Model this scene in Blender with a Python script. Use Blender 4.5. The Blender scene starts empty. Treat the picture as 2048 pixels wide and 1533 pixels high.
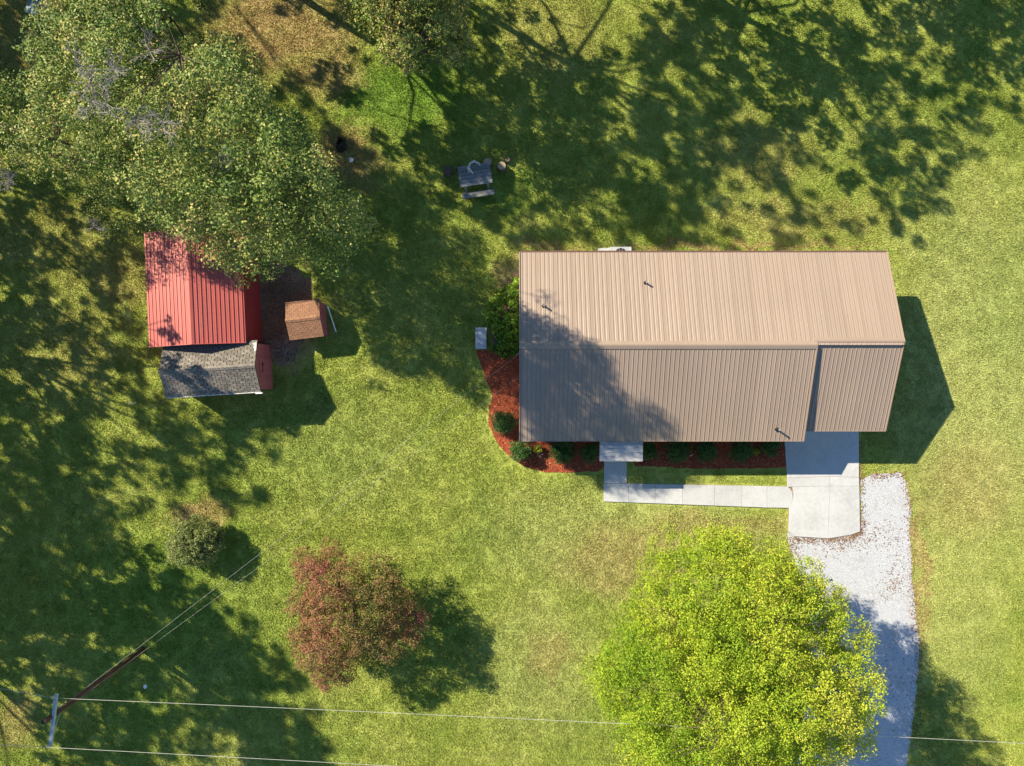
import bpy, math, random
import numpy as np
from mathutils import Vector, Matrix, Euler

# ------------------------------------------------------------------ camera, sky, sun, exposure
sc = bpy.context.scene
C = sc.collection
CAM_H = 38.0
F = 1365.0                                    # focal length in photo pixels (2048 wide)
SX, SY = 1.236, -0.815                        # where one metre of height throws its shadow on the ground
cam_d = bpy.data.cameras.new('camera'); cam = bpy.data.objects.new('camera', cam_d); C.objects.link(cam)
cam.location = (0, 0, CAM_H); cam.rotation_euler = (0, 0, 0)
cam_d.sensor_width = 36; cam_d.lens = 24.0; cam_d.clip_end = 2000
sc.camera = cam
SUN_EL = math.atan(1 / math.hypot(SX, SY)); SUN_AZ = math.atan2(-SX, -SY)     # azimuth from +Y, clockwise
W = bpy.data.worlds.new('World'); sc.world = W; W.use_nodes = True
wn = W.node_tree; bg = wn.nodes['Background']
sky = wn.nodes.new('ShaderNodeTexSky'); sky.sky_type = 'NISHITA'; sky.sun_disc = False
sky.sun_elevation = SUN_EL; sky.sun_rotation = SUN_AZ % (2 * math.pi)
sky.air_density = 1.0; sky.dust_density = 0.0; sky.ozone_density = 4.0
wn.links.new(sky.outputs[0], bg.inputs[0]); bg.inputs[1].default_value = 0.085
sun_d = bpy.data.lights.new('sun', 'SUN'); sun = bpy.data.objects.new('sun', sun_d); C.objects.link(sun)
sun_d.energy = 5.0; sun_d.angle = math.radians(0.53); sun_d.color = (1.0, 0.865, 0.665)
sun.rotation_euler = Vector((SX, SY, -1)).to_track_quat('-Z', 'Y').to_euler()
sun.location = (-40, 30, 40)
sc.view_settings.view_transform = 'Standard'; sc.view_settings.look = 'None'
sc.view_settings.gamma = 1; sc.view_settings.use_curve_mapping = False
sc.view_settings.exposure = 1.16
sc.cycles.max_bounces = 6; sc.cycles.diffuse_bounces = 3; sc.cycles.transmission_bounces = 3

rng = np.random.default_rng(7)
random.seed(7)

# ------------------------------------------------------------------ helpers
def pw(px, py, h=0.0):
    s = (CAM_H - h) / F
    return ((px - 1024) * s, -(py - 766.5) * s)

def wp(x, y, h=0.0):
    s = F / (CAM_H - h)
    return (1024 + x * s, 766.5 - y * s)

def tag(o, label=None, cat=None, group=None, kind=None):
    if label: o['label'] = label
    if cat: o['category'] = cat
    if group: o['group'] = group
    if kind: o['kind'] = kind
    return o

def link(o, parent=None):
    C.objects.link(o)
    if parent is not None: o.parent = parent
    return o

def thing(name, loc, label, cat, group=None, rz=0.0):
    o = bpy.data.objects.new(name, None); o.empty_display_size = 0.2
    link(o); o.location = loc; o.rotation_euler = (0, 0, rz)
    return tag(o, label, cat, group)

class MB:
    """collects faces for ONE mesh"""
    def __init__(s): s.v = []; s.f = []
    def face(s, pts):
        n = len(s.v); s.v += [tuple(p) for p in pts]; s.f.append(list(range(n, n + len(pts))))
    def box(s, c, d, rz=0.0, taper=1.0):
        x, y, z = c; a, b, h = d[0] / 2, d[1] / 2, d[2] / 2
        n = len(s.v); co, si = math.cos(rz), math.sin(rz)
        for dz, t in ((-h, 1.0), (h, taper)):
            for dx, dy in ((-a, -b), (a, -b), (a, b), (-a, b)):
                dx *= t; dy *= t
                s.v.append((x + dx * co - dy * si, y + dx * si + dy * co, z + dz))
        for q in ((3, 2, 1, 0), (4, 5, 6, 7), (0, 1, 5, 4), (1, 2, 6, 5), (2, 3, 7, 6), (3, 0, 4, 7)):
            s.f.append([n + i for i in q])
        return s
    def prism(s, poly, z0, z1):
        """poly counter-clockwise"""
        n = len(s.v); k = len(poly)
        s.v += [(p[0], p[1], z0) for p in poly] + [(p[0], p[1], z1) for p in poly]
        s.f.append([n + i for i in reversed(range(k))]); s.f.append([n + k + i for i in range(k)])
        for i in range(k):
            j = (i + 1) % k; s.f.append([n + i, n + j, n + k + j, n + k + i])
        return s
    def tube(s, pts, rads, sides=6, cap=True):
        pts = [Vector(p) for p in pts]; n0 = len(s.v); m = len(pts)
        for i, p in enumerate(pts):
            d = (pts[min(i + 1, m - 1)] - pts[max(i - 1, 0)])
            if d.length < 1e-9: d = Vector((0, 0, 1))
            d.normalize()
            u = d.cross(Vector((0, 0, 1)) if abs(d.z) < 0.95 else Vector((1, 0, 0))).normalized(); w = d.cross(u)
            for k in range(sides):
                a = 2 * math.pi * k / sides
                s.v.append(tuple(p + (u * math.cos(a) + w * math.sin(a)) * rads[i]))
        for i in range(m - 1):
            for k in range(sides):
                k2 = (k + 1) % sides; a = n0 + i * sides
                s.f.append([a + k, a + k2, a + sides + k2, a + sides + k])
        if cap:
            s.f.append([n0 + k for k in reversed(range(sides))])
            s.f.append([n0 + (m - 1) * sides + k for k in range(sides)])
        return s
    def mesh(s, name, mat, smooth=False):
        me = bpy.data.meshes.new(name); me.from_pydata(s.v, [], s.f); me.update()
        if mat: me.materials.append(mat)
        if smooth: me.polygons.foreach_set('use_smooth', [True] * len(me.polygons))
        return me
    def build(s, name, mat, parent=None, smooth=False, loc=(0, 0, 0)):
        o = bpy.data.objects.new(name, s.mesh(name, mat, smooth)); o.location = loc
        return link(o, parent)

def quad_mesh(name, V, mat, tint=None, smooth=False):
    """V: (n,4,3) array of quads -> one mesh"""
    n = len(V); me = bpy.data.meshes.new(name)
    me.vertices.add(n * 4); me.vertices.foreach_set('co', np.ascontiguousarray(V, dtype=np.float32).ravel())
    me.loops.add(n * 4); me.loops.foreach_set('vertex_index', np.arange(n * 4, dtype=np.int32))
    me.polygons.add(n); me.polygons.foreach_set('loop_start', np.arange(0, n * 4, 4, dtype=np.int32))
    me.polygons.foreach_set('loop_total', np.full(n, 4, dtype=np.int32))
    me.update(calc_edges=True)
    if tint is not None:
        a = me.attributes.new('tint', 'FLOAT', 'FACE'); a.data.foreach_set('value', np.asarray(tint, dtype=np.float32))
    if mat: me.materials.append(mat)
    return me

def inside(poly, x, y):
    """vectorised point in polygon"""
    x = np.asarray(x, float); y = np.asarray(y, float); r = np.zeros(x.shape, bool)
    k = len(poly); j = k - 1
    for i in range(k):
        xi, yi = poly[i]; xj, yj = poly[j]
        c = ((yi > y) != (yj > y)) & (x < (xj - xi) * (y - yi) / (yj - yi + 1e-12) + xi)
        r ^= c; j = i
    return r

def edge_dist(poly, x, y):
    x = np.asarray(x, float); y = np.asarray(y, float); d = np.full(x.shape, 1e9); k = len(poly)
    for i in range(k):
        ax, ay = poly[i]; bx, by = poly[(i + 1) % k]
        t = np.clip(((x - ax) * (bx - ax) + (y - ay) * (by - ay)) / ((bx - ax) ** 2 + (by - ay) ** 2 + 1e-9), 0, 1)
        d = np.minimum(d, np.hypot(x - ax - t * (bx - ax), y - ay - t * (by - ay)))
    return d

def ragged(poly, step=0.25, amp=0.08, seed=1):
    """world polygon with a wobbling outline"""
    r = random.Random(seed); out = []
    k = len(poly)
    for i in range(k):
        a, b = poly[i], poly[(i + 1) % k]; L = math.hypot(b[0] - a[0], b[1] - a[1]); m = max(1, int(L / step))
        for t in range(m):
            q = t / m
            out.append((a[0] + (b[0] - a[0]) * q + r.uniform(-amp, amp), a[1] + (b[1] - a[1]) * q + r.uniform(-amp, amp)))
    return out

def area(poly):
    return 0.5 * sum(poly[i][0] * poly[(i + 1) % len(poly)][1] - poly[(i + 1) % len(poly)][0] * poly[i][1] for i in range(len(poly)))

def ccw(poly): return poly if area(poly) > 0 else poly[::-1]

# ------------------------------------------------------------------ materials
class NT:
    def __init__(s, name):
        s.m = bpy.data.materials.new(name); s.m.use_nodes = True; s.t = s.m.node_tree; s.n = s.t.nodes
        s.b = s.n['Principled BSDF']; s.out = s.n['Material Output']
    def new(s, t, **kw):
        n = s.n.new(t)
        for k, v in kw.items(): setattr(n, k, v)
        return n
    def l(s, a, b): s.t.links.new(a, b)
    def pos(s): return s.new('ShaderNodeNewGeometry').outputs['Position']
    def obj(s): return s.new('ShaderNodeTexCoord').outputs['Object']
    def noise(s, vec, scale, detail=3, rough=0.55, stretch=None, dist=0.0):
        if stretch:
            mp = s.new('ShaderNodeMapping'); mp.inputs['Scale'].default_value = stretch; s.l(vec, mp.inputs[0]); vec = mp.outputs[0]
        n = s.new('ShaderNodeTexNoise'); n.inputs['Scale'].default_value = scale; n.inputs['Detail'].default_value = detail
        n.inputs['Roughness'].default_value = rough; n.inputs['Distortion'].default_value = dist; s.l(vec, n.inputs['Vector'])
        return n.outputs['Fac']
    def ramp(s, fac, stops):
        r = s.new('ShaderNodeValToRGB'); e = r.color_ramp.elements
        while len(e) < len(stops): e.new(0.5)
        for i, (p, c) in enumerate(stops): e[i].position = p; e[i].color = (*c, 1) if len(c) == 3 else c
        s.l(fac, r.inputs[0]); return r.outputs[0]
    def mix(s, a, b, fac, mode='MIX'):
        n = s.new('ShaderNodeMix', data_type='RGBA', blend_type=mode)
        for i, v in ((0, fac), (6, a), (7, b)):
            if hasattr(v, 'is_linked') or hasattr(v, 'links'): s.l(v, n.inputs[i])
            else: n.inputs[i].default_value = v if i == 0 else ((*v, 1) if len(v) == 3 else v)
        return n.outputs[2]
    def math(s, op, a, b=None):
        n = s.new('ShaderNodeMath', operation=op)
        for i, v in ((0, a), (1, b)):
            if v is None: continue
            if hasattr(v, 'links'): s.l(v, n.inputs[i])
            else: n.inputs[i].default_value = v
        return n.outputs[0]
    def bump(s, h, strength, dist):
        n = s.new('ShaderNodeBump'); n.inputs['Strength'].default_value = strength; n.inputs['Distance'].default_value = dist
        s.l(h, n.inputs['Height']); s.l(n.outputs[0], s.b.inputs['Normal'])
    def col(s, c):
        if hasattr(c, 'links'): s.l(c, s.b.inputs['Base Color'])
        else: s.b.inputs['Base Color'].default_value = (*c, 1)
    def rough(s, v, spec=0.3):
        s.b.inputs['Roughness'].default_value = v; s.b.inputs['Specular IOR Level'].default_value = spec

def simple(name, a, b, scale=6.0, rough=0.7, spec=0.3, stretch=None, bump=0.0, bd=0.01, metallic=0.0, objrand=0.0, coords='obj', detail=4):
    t = NT(name); v = t.obj() if coords == 'obj' else t.pos()
    n = t.noise(v, scale, detail, 0.6, stretch)
    c = t.ramp(n, [(0.3, a), (0.7, b)])
    if objrand:
        oi = t.new('ShaderNodeObjectInfo')
        k = t.math('ADD', t.math('MULTIPLY', oi.outputs['Random'], objrand), 1 - objrand / 2)
        cb = t.new('ShaderNodeCombineColor'); [t.l(k, cb.inputs[i]) for i in range(3)]
        c = t.mix(c, cb.outputs[0], 1.0, 'MULTIPLY')
    t.col(c); t.rough(rough, spec); t.b.inputs['Metallic'].default_value = metallic
    if bump: t.bump(n, bump, bd)
    return t.m

# zones of dry, litter-strewn or lush ground: (photo px, py, radius m along x, radius along y, amount)
DRY = [(560, 60, 5.0, 3.2, 1.0), (650, 130, 2.6, 2.2, .8), (440, 130, 3.0, 3.0, .6), (395, 1032, 2.0, 1.0, .9), (1250, 1120, 4.5, 2.2, .55), (1420, 1060, 6.0, 1.0, .45),
       (700, 330, 2.6, 1.6, .75), (690, 285, 1.6, 1.3, .9), (1020, 560, 1.2, 1.6, .8), (60, 70, 4.0, 4.0, .55), (1480, 496, 8.5, .35, .8), (1100, 495, 2.2, .5, .8),
       (1095, 1310, 1.5, 1.6, .45), (30, 1440, 1.6, 2.0, .6), (1520, 300, 4, 2.4, .3), (1100, 60, 4, 3, .3), (560, 700, 2.0, 1.5, .7), (120, 470, 5, 3, .35), (230, 540, 4, 2, .4), (1930, 980, 3.5, 3.0, .35),
       (120, 700, 4, 4, .3), (1840, 1130, .45, 4.5, .7), (1600, 440, 6, 1.5, .35)]
PALE = [(1960, 760, 6, 13, .8), (1250, 1080, 9, 4, .6), (1080, 1330, 4, 5, .5), (1900, 1150, 4, 9, .6), (700, 900, 5, 4, .25), (1100, 1020, 5, 2, .3)]
LUSH = [(800, 190, 4.2, 2.8, 1.0), (700, 190, 1.6, 3.2, .7), (1020, 380, 2.2, 1.6, .6), (350, 1250, 7, 7, .45), (780, 260, 3, 1.6, .5), (560, 900, 5, 3, .25), (2000, 620, 3.0, 4.0, .25)]

def lawn_colour(t):
    """base colour of the lawn as a function of the place on the ground"""
    p0 = t.pos()
    wob = t.new('ShaderNodeTexNoise'); wob.inputs['Scale'].default_value = 0.8; wob.inputs['Detail'].default_value = 3; t.l(p0, wob.inputs['Vector'])
    off = t.new('ShaderNodeVectorMath', operation='SUBTRACT'); t.l(wob.outputs['Color'], off.inputs[0]); off.inputs[1].default_value = (.5, .5, .5)
    sc_ = t.new('ShaderNodeVectorMath', operation='SCALE'); t.l(off.outputs[0], sc_.inputs[0]); sc_.inputs['Scale'].default_value = 2.6
    add = t.new('ShaderNodeVectorMath', operation='ADD'); t.l(p0, add.inputs[0]); t.l(sc_.outputs[0], add.inputs[1])
    flat = t.new('ShaderNodeVectorMath', operation='MULTIPLY'); t.l(add.outputs[0], flat.inputs[0]); flat.inputs[1].default_value = (1, 1, 0)
    def zones(zs):
        acc = None
        for px, py, rx, ry, k in zs:
            x, y = pw(px, py)
            a = t.new('ShaderNodeVectorMath', operation='SUBTRACT'); t.l(flat.outputs[0], a.inputs[0]); a.inputs[1].default_value = (x, y, 0)
            b = t.new('ShaderNodeVectorMath', operation='DIVIDE'); t.l(a.outputs[0], b.inputs[0]); b.inputs[1].default_value = (rx, ry, 1)
            c = t.new('ShaderNodeVectorMath', operation='LENGTH'); t.l(b.outputs[0], c.inputs[0])
            mr = t.new('ShaderNodeMapRange', interpolation_type='SMOOTHSTEP'); t.l(c.outputs['Value'], mr.inputs[0])
            mr.inputs[1].default_value = 0.35; mr.inputs[2].default_value = 1.25; mr.inputs[3].default_value = k; mr.inputs[4].default_value = 0
            acc = mr.outputs[0] if acc is None else t.math('MAXIMUM', acc, mr.outputs[0])
        return acc
    big = t.noise(p0, 0.16, 4, 0.6); mid = t.noise(p0, 0.9, 5, 0.65); fine = t.noise(p0, 5.0, 4, 0.65); grain = t.noise(p0, 16.0, 3, 0.7)
    mow = t.noise(p0, 0.55, 3, 0.5, stretch=(0.25, 1.6, 1))
    f = t.math('ADD', t.math('MULTIPLY', big, .50), t.math('MULTIPLY', mid, .30))
    f = t.math('ADD', f, t.math('MULTIPLY', mow, .15)); f = t.math('ADD', f, t.math('MULTIPLY', fine, .12))
    c = t.ramp(f, [(0.36, (.165, .250, .034)), (0.56, (.310, .365, .074)), (0.78, (.43, .44, .150))])
    c = t.mix(c, (.455, .47, .20), t.math('MULTIPLY', zones(PALE), .6))
    c = t.mix(c, (.125, .265, .028), t.math('MULTIPLY', zones(LUSH), .75))
    dz = t.math('MULTIPLY', zones(DRY), t.math('ADD', t.math('MULTIPLY', mid, 1.2), .25))
    c = t.mix(c, t.ramp(fine, [(.3, (.27, .19, .075)), (.7, (.50, .385, .18))]), t.math('MINIMUM', dz, .92))
    g = t.ramp(grain, [(0.30, (.56, .60, .56)), (0.5, (1, 1, 1)), (0.70, (1.42, 1.38, 1.36))])
    return t.mix(c, g, 1.0, 'MULTIPLY'), fine, grain

def mat_lawn():
    t = NT('lawn_soil_and_turf'); c, fine, grain = lawn_colour(t); t.col(c); t.rough(0.95, 0.1)
    h = t.math('ADD', t.math('MULTIPLY', fine, .6), t.math('MULTIPLY', grain, .4)); t.bump(h, 0.9, 0.10)
    return t.m

def mat_grass():
    t = NT('grass_blades'); c, fine, grain = lawn_colour(t)
    tint = t.new('ShaderNodeAttribute', attribute_name='tint', attribute_type='GEOMETRY').outputs['Fac']
    c = t.mix(c, t.ramp(tint, [(0, (.45, .52, .4)), (.5, (1.0, 1.0, 1.0)), (1, (1.9, 1.75, 1.8))]), 1.0, 'MULTIPLY')
    t.col(c); t.rough(0.6, 0.25)
    tr = t.new('ShaderNodeBsdfTranslucent'); t.l(c, tr.inputs[0])
    mx = t.new('ShaderNodeMixShader'); mx.inputs[0].default_value = .28; t.l(t.b.outputs[0], mx.inputs[1]); t.l(tr.outputs[0], mx.inputs[2]); t.l(mx.outputs[0], t.out.inputs[0])
    return t.m

def mat_leaf(name, stops, trans=0.3, rough=0.5, spec=0.35):
    t = NT(name)
    tint = t.new('ShaderNodeAttribute', attribute_name='tint', attribute_type='GEOMETRY').outputs['Fac']
    c = t.ramp(tint, stops); t.col(c); t.rough(rough, spec)
    tr = t.new('ShaderNodeBsdfTranslucent'); t.l(c, tr.inputs[0])
    mx = t.new('ShaderNodeMixShader'); mx.inputs[0].default_value = trans
    t.l(t.b.outputs[0], mx.inputs[1]); t.l(tr.outputs[0], mx.inputs[2]); t.l(mx.outputs[0], t.out.inputs[0])
    return t.m

def mat_gravel():
    t = NT('white_gravel'); p = t.pos()
    vo = t.new('ShaderNodeTexVoronoi'); vo.inputs['Scale'].default_value = 30; t.l(p, vo.inputs['Vector'])
    sep = t.new('ShaderNodeSeparateColor'); t.l(vo.outputs['Color'], sep.inputs[0])
    c = t.ramp(sep.outputs[0], [(0, (.36, .38, .40)), (.35, (.46, .485, .505)), (1, (.56, .585, .61))])
    dirt = t.noise(p, 0.7, 6, .7); dirt2 = t.noise(p, 5, 4, .7)
    k = t.math('MULTIPLY', t.math('SUBTRACT', t.math('ADD', t.math('MULTIPLY', dirt, .6), t.math('MULTIPLY', dirt2, .5)), .58), 4)
    cl = t.new('ShaderNodeClamp'); t.l(k, cl.inputs[0]); cl.inputs[2].default_value = .75
    c = t.mix(c, (.30, .255, .19), cl.outputs[0])
    t.col(c); t.rough(.95, .1); t.bump(vo.outputs['Distance'], .9, .03); return t.m

def mat_concrete(name='pale_concrete', k=1.0):
    t = NT(name); p = t.pos()
    a = t.noise(p, .55, 6, .65); b = t.noise(p, 6, 5, .7); g = t.noise(p, 60, 2, .5)
    f = t.math('ADD', t.math('MULTIPLY', a, .55), t.math('MULTIPLY', b, .45))
    c = t.ramp(f, [(.32, (.36 * k, .37 * k, .375 * k)), (.52, (.455 * k, .475 * k, .48 * k)), (.7, (.50 * k, .53 * k, .53 * k))])
    c = t.mix(c, t.ramp(g, [(.3, (.86, .86, .86)), (.7, (1.1, 1.1, 1.1))]), 1.0, 'MULTIPLY')
    st = t.noise(p, 1.5, 5, .75, dist=.5); c = t.mix(c, (.33, .27, .19), t.ramp(st, [(.60, (0, 0, 0)), (.78, (.7, .7, .7))]))
    oi = t.new('ShaderNodeObjectInfo'); kk = t.math('ADD', t.math('MULTIPLY', oi.outputs['Random'], .12), .94)
    cb = t.new('ShaderNodeCombineColor'); [t.l(kk, cb.inputs[i]) for i in range(3)]
    c = t.mix(c, cb.outputs[0], 1.0, 'MULTIPLY')
    t.col(c); t.rough(.9, .2); t.bump(b, .25, .01); return t.m

def mat_metal_roof(name, a, b, rough=.42, dirt=(.2, .16, .12), amt=.35, axis=(1.2, .12, 1)):
    t = NT(name); v = t.pos()
    n = t.noise(v, 1.6, 5, .6, stretch=axis); n2 = t.noise(v, .35, 4, .6); n3 = t.noise(v, 14, 4, .65)
    c = t.ramp(t.math('ADD', t.math('MULTIPLY', n, .5), t.math('MULTIPLY', n2, .5)), [(.3, a), (.7, b)])
    c = t.mix(c, dirt, t.ramp(t.math('ADD', t.math('MULTIPLY', n3, .5), t.math('MULTIPLY', n, .5)), [(.52, (0, 0, 0)), (.75, (amt, amt, amt))]))
    oi = t.new('ShaderNodeObjectInfo'); kk = t.math('ADD', t.math('MULTIPLY', oi.outputs['Random'], .08), .96)
    cb = t.new('ShaderNodeCombineColor'); [t.l(kk, cb.inputs[i]) for i in range(3)]
    c = t.mix(c, cb.outputs[0], 1.0, 'MULTIPLY')
    t.col(c); t.rough(rough, .5); t.bump(n2, .05, .05); return t.m

def mat_mulch():
    t = NT('red_mulch'); p = t.pos(); n = t.noise(p, 28, 4, .7, dist=.6); n2 = t.noise(p, 2, 4, .6)
    c = t.ramp(n, [(.25, (.14, .034, .018)), (.5, (.33, .085, .042)), (.75, (.52, .17, .085))])
    c = t.mix(c, t.ramp(n2, [(.35, (.75, .75, .75)), (.65, (1.15, 1.1, 1.05))]), 1.0, 'MULTIPLY')
    t.col(c); t.rough(.95, .1); t.bump(n, 1.0, .06); return t.m

def mat_dirt():
    t = NT('bare_dirt'); p = t.pos(); n = t.noise(p, 12, 6, .7); n2 = t.noise(p, 1.1, 5, .65)
    c = t.ramp(n, [(.3, (.13, .085, .052)), (.5, (.26, .18, .11)), (.72, (.44, .33, .21))])
    c = t.mix(c, t.ramp(n2, [(.35, (.7, .7, .68)), (.65, (1.2, 1.15, 1.1))]), 1.0, 'MULTIPLY')
    t.col(c); t.rough(.95, .1); t.bump(n, .9, .06); return t.m

M = {}
M['lawn'] = mat_lawn(); M['grass'] = mat_grass(); M['gravel'] = mat_gravel(); M['concrete'] = mat_concrete(k=.97); M['mulch'] = mat_mulch(); M['dirt'] = mat_dirt()
M['tan_roof'] = mat_metal_roof('tan_metal_roofing', (.278, .216, .165), (.318, .250, .195), rough=.38)
M['tan_trim'] = mat_metal_roof('tan_metal_trim', (.265, .205, .152), (.305, .236, .18), rough=.45)
M['brown_trim'] = simple('brown_gutter', (.11, .065, .05), (.14, .085, .065), 4, .5)
M['red_roof'] = mat_metal_roof('red_metal_roofing', (.40, .085, .070), (.48, .115, .092), rough=.45, dirt=(.15, .045, .04), amt=.75, axis=(1.2, .15, 1))
M['red_wall'] = simple('red_metal_siding', (.30, .028, .024), (.37, .04, .034), 3, .5)
M['pink_wall'] = simple('faded_red_boards', (.36, .095, .095), (.44, .13, .125), 5, .8, stretch=(1, 1, .15))
M['siding'] = simple('pale_siding', (.50, .48, .43), (.56, .54, .49), 2, .7)
M['white'] = simple('white_paint', (.70, .70, .68), (.80, .80, .79), 8, .6)
M['dirty_white'] = simple('weathered_white_paint', (.38, .39, .37), (.72, .72, .70), 9, .7)
M['galv'] = simple('grey_sheet_metal', (.36, .38, .39), (.48, .50, .51), 5, .5, metallic=.2)
M['awning'] = simple('weathered_awning', (.24, .25, .26), (.58, .58, .57), 2.6, .65, stretch=(1, 5.5, 1), coords='obj', detail=6)
M['black'] = simple('black_plastic', (.012, .012, .013), (.02, .02, .02), 6, .6)
M['glass'] = simple('window_glass', (.02, .025, .03), (.03, .035, .04), 2, .08, .6)
M['shingle_grey'] = simple('grey_shingle', (.075, .07, .062), (.27, .25, .21), 14, .95, .1, objrand=.5, bump=.5, bd=.01, coords='pos', detail=5)
M['shingle_brown'] = simple('brown_shingle', (.20, .105, .06), (.30, .175, .11), 12, .95, .1, objrand=.22, bump=.5, bd=.01, coords='pos', detail=5)
M['deck'] = simple('roof_underlay', (.018, .016, .015), (.03, .028, .025), 8, .95)
M['wood_grey'] = simple('weathered_grey_wood', (.12, .125, .12), (.30, .31, .30), 7, .85, .15, stretch=(.6, 9, 1), objrand=.35, bump=.4)
M['bark'] = simple('grey_brown_bark', (.06, .045, .032), (.16, .125, .095), 10, .95, .1, stretch=(1, 1, .25), bump=.8, bd=.03)
M['dead'] = simple('bare_grey_wood', (.20, .18, .155), (.34, .31, .27), 8, .9)
M['pole'] = simple('brown_pole_wood', (.085, .040, .020), (.17, .085, .045), 7, .85, stretch=(1, 1, .1))
M['arm'] = simple('pale_crossarm', (.30, .36, .39), (.42, .48, .50), 6, .7)
M['wire'] = simple('bare_wire', (.36, .37, .34), (.44, .45, .42), 6, .5, .4)
M['log_end'] = simple('cut_log_end', (.24, .18, .11), (.42, .34, .23), 12, .9)
M['litter'] = mat_leaf('dry_brown_leaf', [(0, (.12, .055, .028)), (.5, (.27, .15, .075)), (1, (.42, .29, .16))], .15, .8, .1)
M['chips'] = mat_leaf('red_mulch_chip', [(0, (.14, .03, .016)), (.5, (.36, .09, .045)), (1, (.58, .21, .11))], .0, .9, .1)

# ------------------------------------------------------------------ the ground and what is laid on it
g = MB(); g.face([(-600, -600, 0), (600, -600, 0), (600, 600, 0), (-600, 600, 0)])
tag(g.build('lawn', M['lawn']), kind='structure')

def sheet(name, poly, z, mat):
    b = MB(); poly = ccw(poly)
    b.prism(poly, 0.001, z)
    return tag(b.build(name, mat), kind='structure')

P = lambda pts: [pw(*p) for p in pts]
# gravel drive
gravel_poly = ccw(ragged(P([(1722, 960), (1745, 948), (1800, 946), (1812, 965), (1816, 990), (1822, 1020), (1818, 1060), (1823, 1150), (1830, 1220), (1838, 1270), (1836, 1340), (1828, 1420), (1820, 1480), (1806, 1560), (1780, 1720),
                             (1560, 1720), (1590, 1560), (1610, 1420), (1622, 1330), (1618, 1240), (1600, 1150), (1578, 1090), (1574, 1066), (1722, 1066)]), .22, .05, 3))
sheet('gravel_drive', gravel_poly, .012, M['gravel'])
# concrete driveway, cast in slabs
drive_poly = P([(1562, 850), (1716, 850), (1719, 1063), (1700, 1070), (1655, 1077), (1590, 1073), (1576, 1063), (1574, 974), (1568, 883)])
path_polys = P([(1208, 905), (1253, 905), (1253, 967), (1574, 973), (1577, 1017), (1207, 1003)])
drive = tag(MB().prism(ccw(drive_poly), .002, .03).build('concrete_driveway', M['dirt']), kind='structure')
GAP = .009
def slab(parent, pts, z=.075, name='slab'):
    w = ccw(P(pts)); cx = sum(p[0] for p in w) / len(w); cy = sum(p[1] for p in w) / len(w)
    q = []
    for x, y in w:
        d = math.hypot(x - cx, y - cy); q.append((x - (x - cx) / d * GAP, y - (y - cy) / d * GAP))
    b = MB(); n = len(q)
    b.prism(q, .004, z - .008)
    ins = [(x - (x - cx) * .006, y - (y - cy) * .006) for x, y in q]
    b.v += [(x, y, z) for x, y in ins]; b.f.pop(1)
    b.f.append([2 * n + i for i in range(n)])
    for i in range(n):
        j = (i + 1) % n; b.f.append([n + i, n + j, 2 * n + j, 2 * n + i])
    return b.build(name, M['concrete'], parent)
slab(drive, [(1562, 850), (1716, 850), (1717, 955), (1659, 953), (1573, 956), (1568, 883)])
slab(drive, [(1573, 956), (1659, 953), (1659, 972), (1574, 974)])
slab(drive, [(1659, 953), (1717, 955), (1717.5, 972), (1659, 972)])
slab(drive, [(1584, 974), (1659, 972), (1657, 1022), (1655, 1077), (1590, 1073), (1576, 1063), (1577, 1015), (1585, 1000), (1586, 990)])
slab(drive, [(1659, 972), (1717.5, 972), (1719, 1063), (1700, 1070), (1655, 1077), (1657, 1022)])
path = tag(MB().prism(ccw(P([(1208, 905), (1253, 905), (1253, 967), (1582, 973), (1580, 1017), (1207, 1003)])), .002, .028).build('concrete_path', M['dirt']), kind='structure')
slab(path, [(1208, 905), (1253, 905), (1253, 967), (1208, 967)])
xs = [1207, 1257, 1310, 1364, 1428, 1483, 1533]
top = lambda x: 967 + max(0, x - 1253) * .0185
bot = lambda x: 1003 + (x - 1207) * .0378
for i, x in enumerate(xs):
    if i + 1 < len(xs):
        x2 = xs[i + 1]; slab(path, [(x, top(x)), (x2, top(x2)), (x2, bot(x2)), (x, bot(x))])
slab(path, [(1533, top(1533)), (1575, 973), (1584, 983), (1585, 1000), (1577, 1016), (1533, bot(1533))])
# mulch beds
mulch_a = ccw(ragged(P([(951, 702), (1044, 700), (1046, 880), (1208, 880), (1208, 938), (1198, 943), (1140, 946), (1082, 944), (1040, 930), (1012, 908), (990, 880), (977, 845), (978, 815), (985, 795), (968, 750)]), .25, .04, 5))
mulch_b = ccw(ragged(P([(1262, 880), (1569, 880), (1570, 936), (1400, 938), (1270, 932)]), .25, .03, 6))
mulch = sheet('mulch_bed', mulch_a, .02, M['mulch'])
mb_ = sheet('mulch_bed', mulch_b, .02, M['mulch'])
# bare dirt between the sheds, and a trodden strip by the house wall
dirt_poly = ccw(ragged(P([(520, 520), (590, 535), (622, 560), (628, 600), (650, 612), (600, 690), (590, 720), (560, 735), (540, 700), (522, 690), (510, 600)]), .3, .12, 9))
sheet('bare_dirt', dirt_poly, .008, M['dirt'])
dirt_house = ccw(ragged(P([(1010, 560), (1030, 540), (1046, 540), (1046, 700), (985, 702), (980, 670), (975, 640)]), .3, .1, 10))
sheet('bare_dirt', dirt_house, .010, M['dirt'])

NOGRASS = [gravel_poly, drive_poly, path_polys, mulch_a, mulch_b, dirt_poly, dirt_house]
house_fp = [(.75, -2.7), (15, -2.7), (15, -2.0), (19.1, -2.0), (19.1, 6.4), (.75, 6.4)]
NOGRASS.append(house_fp)

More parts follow.
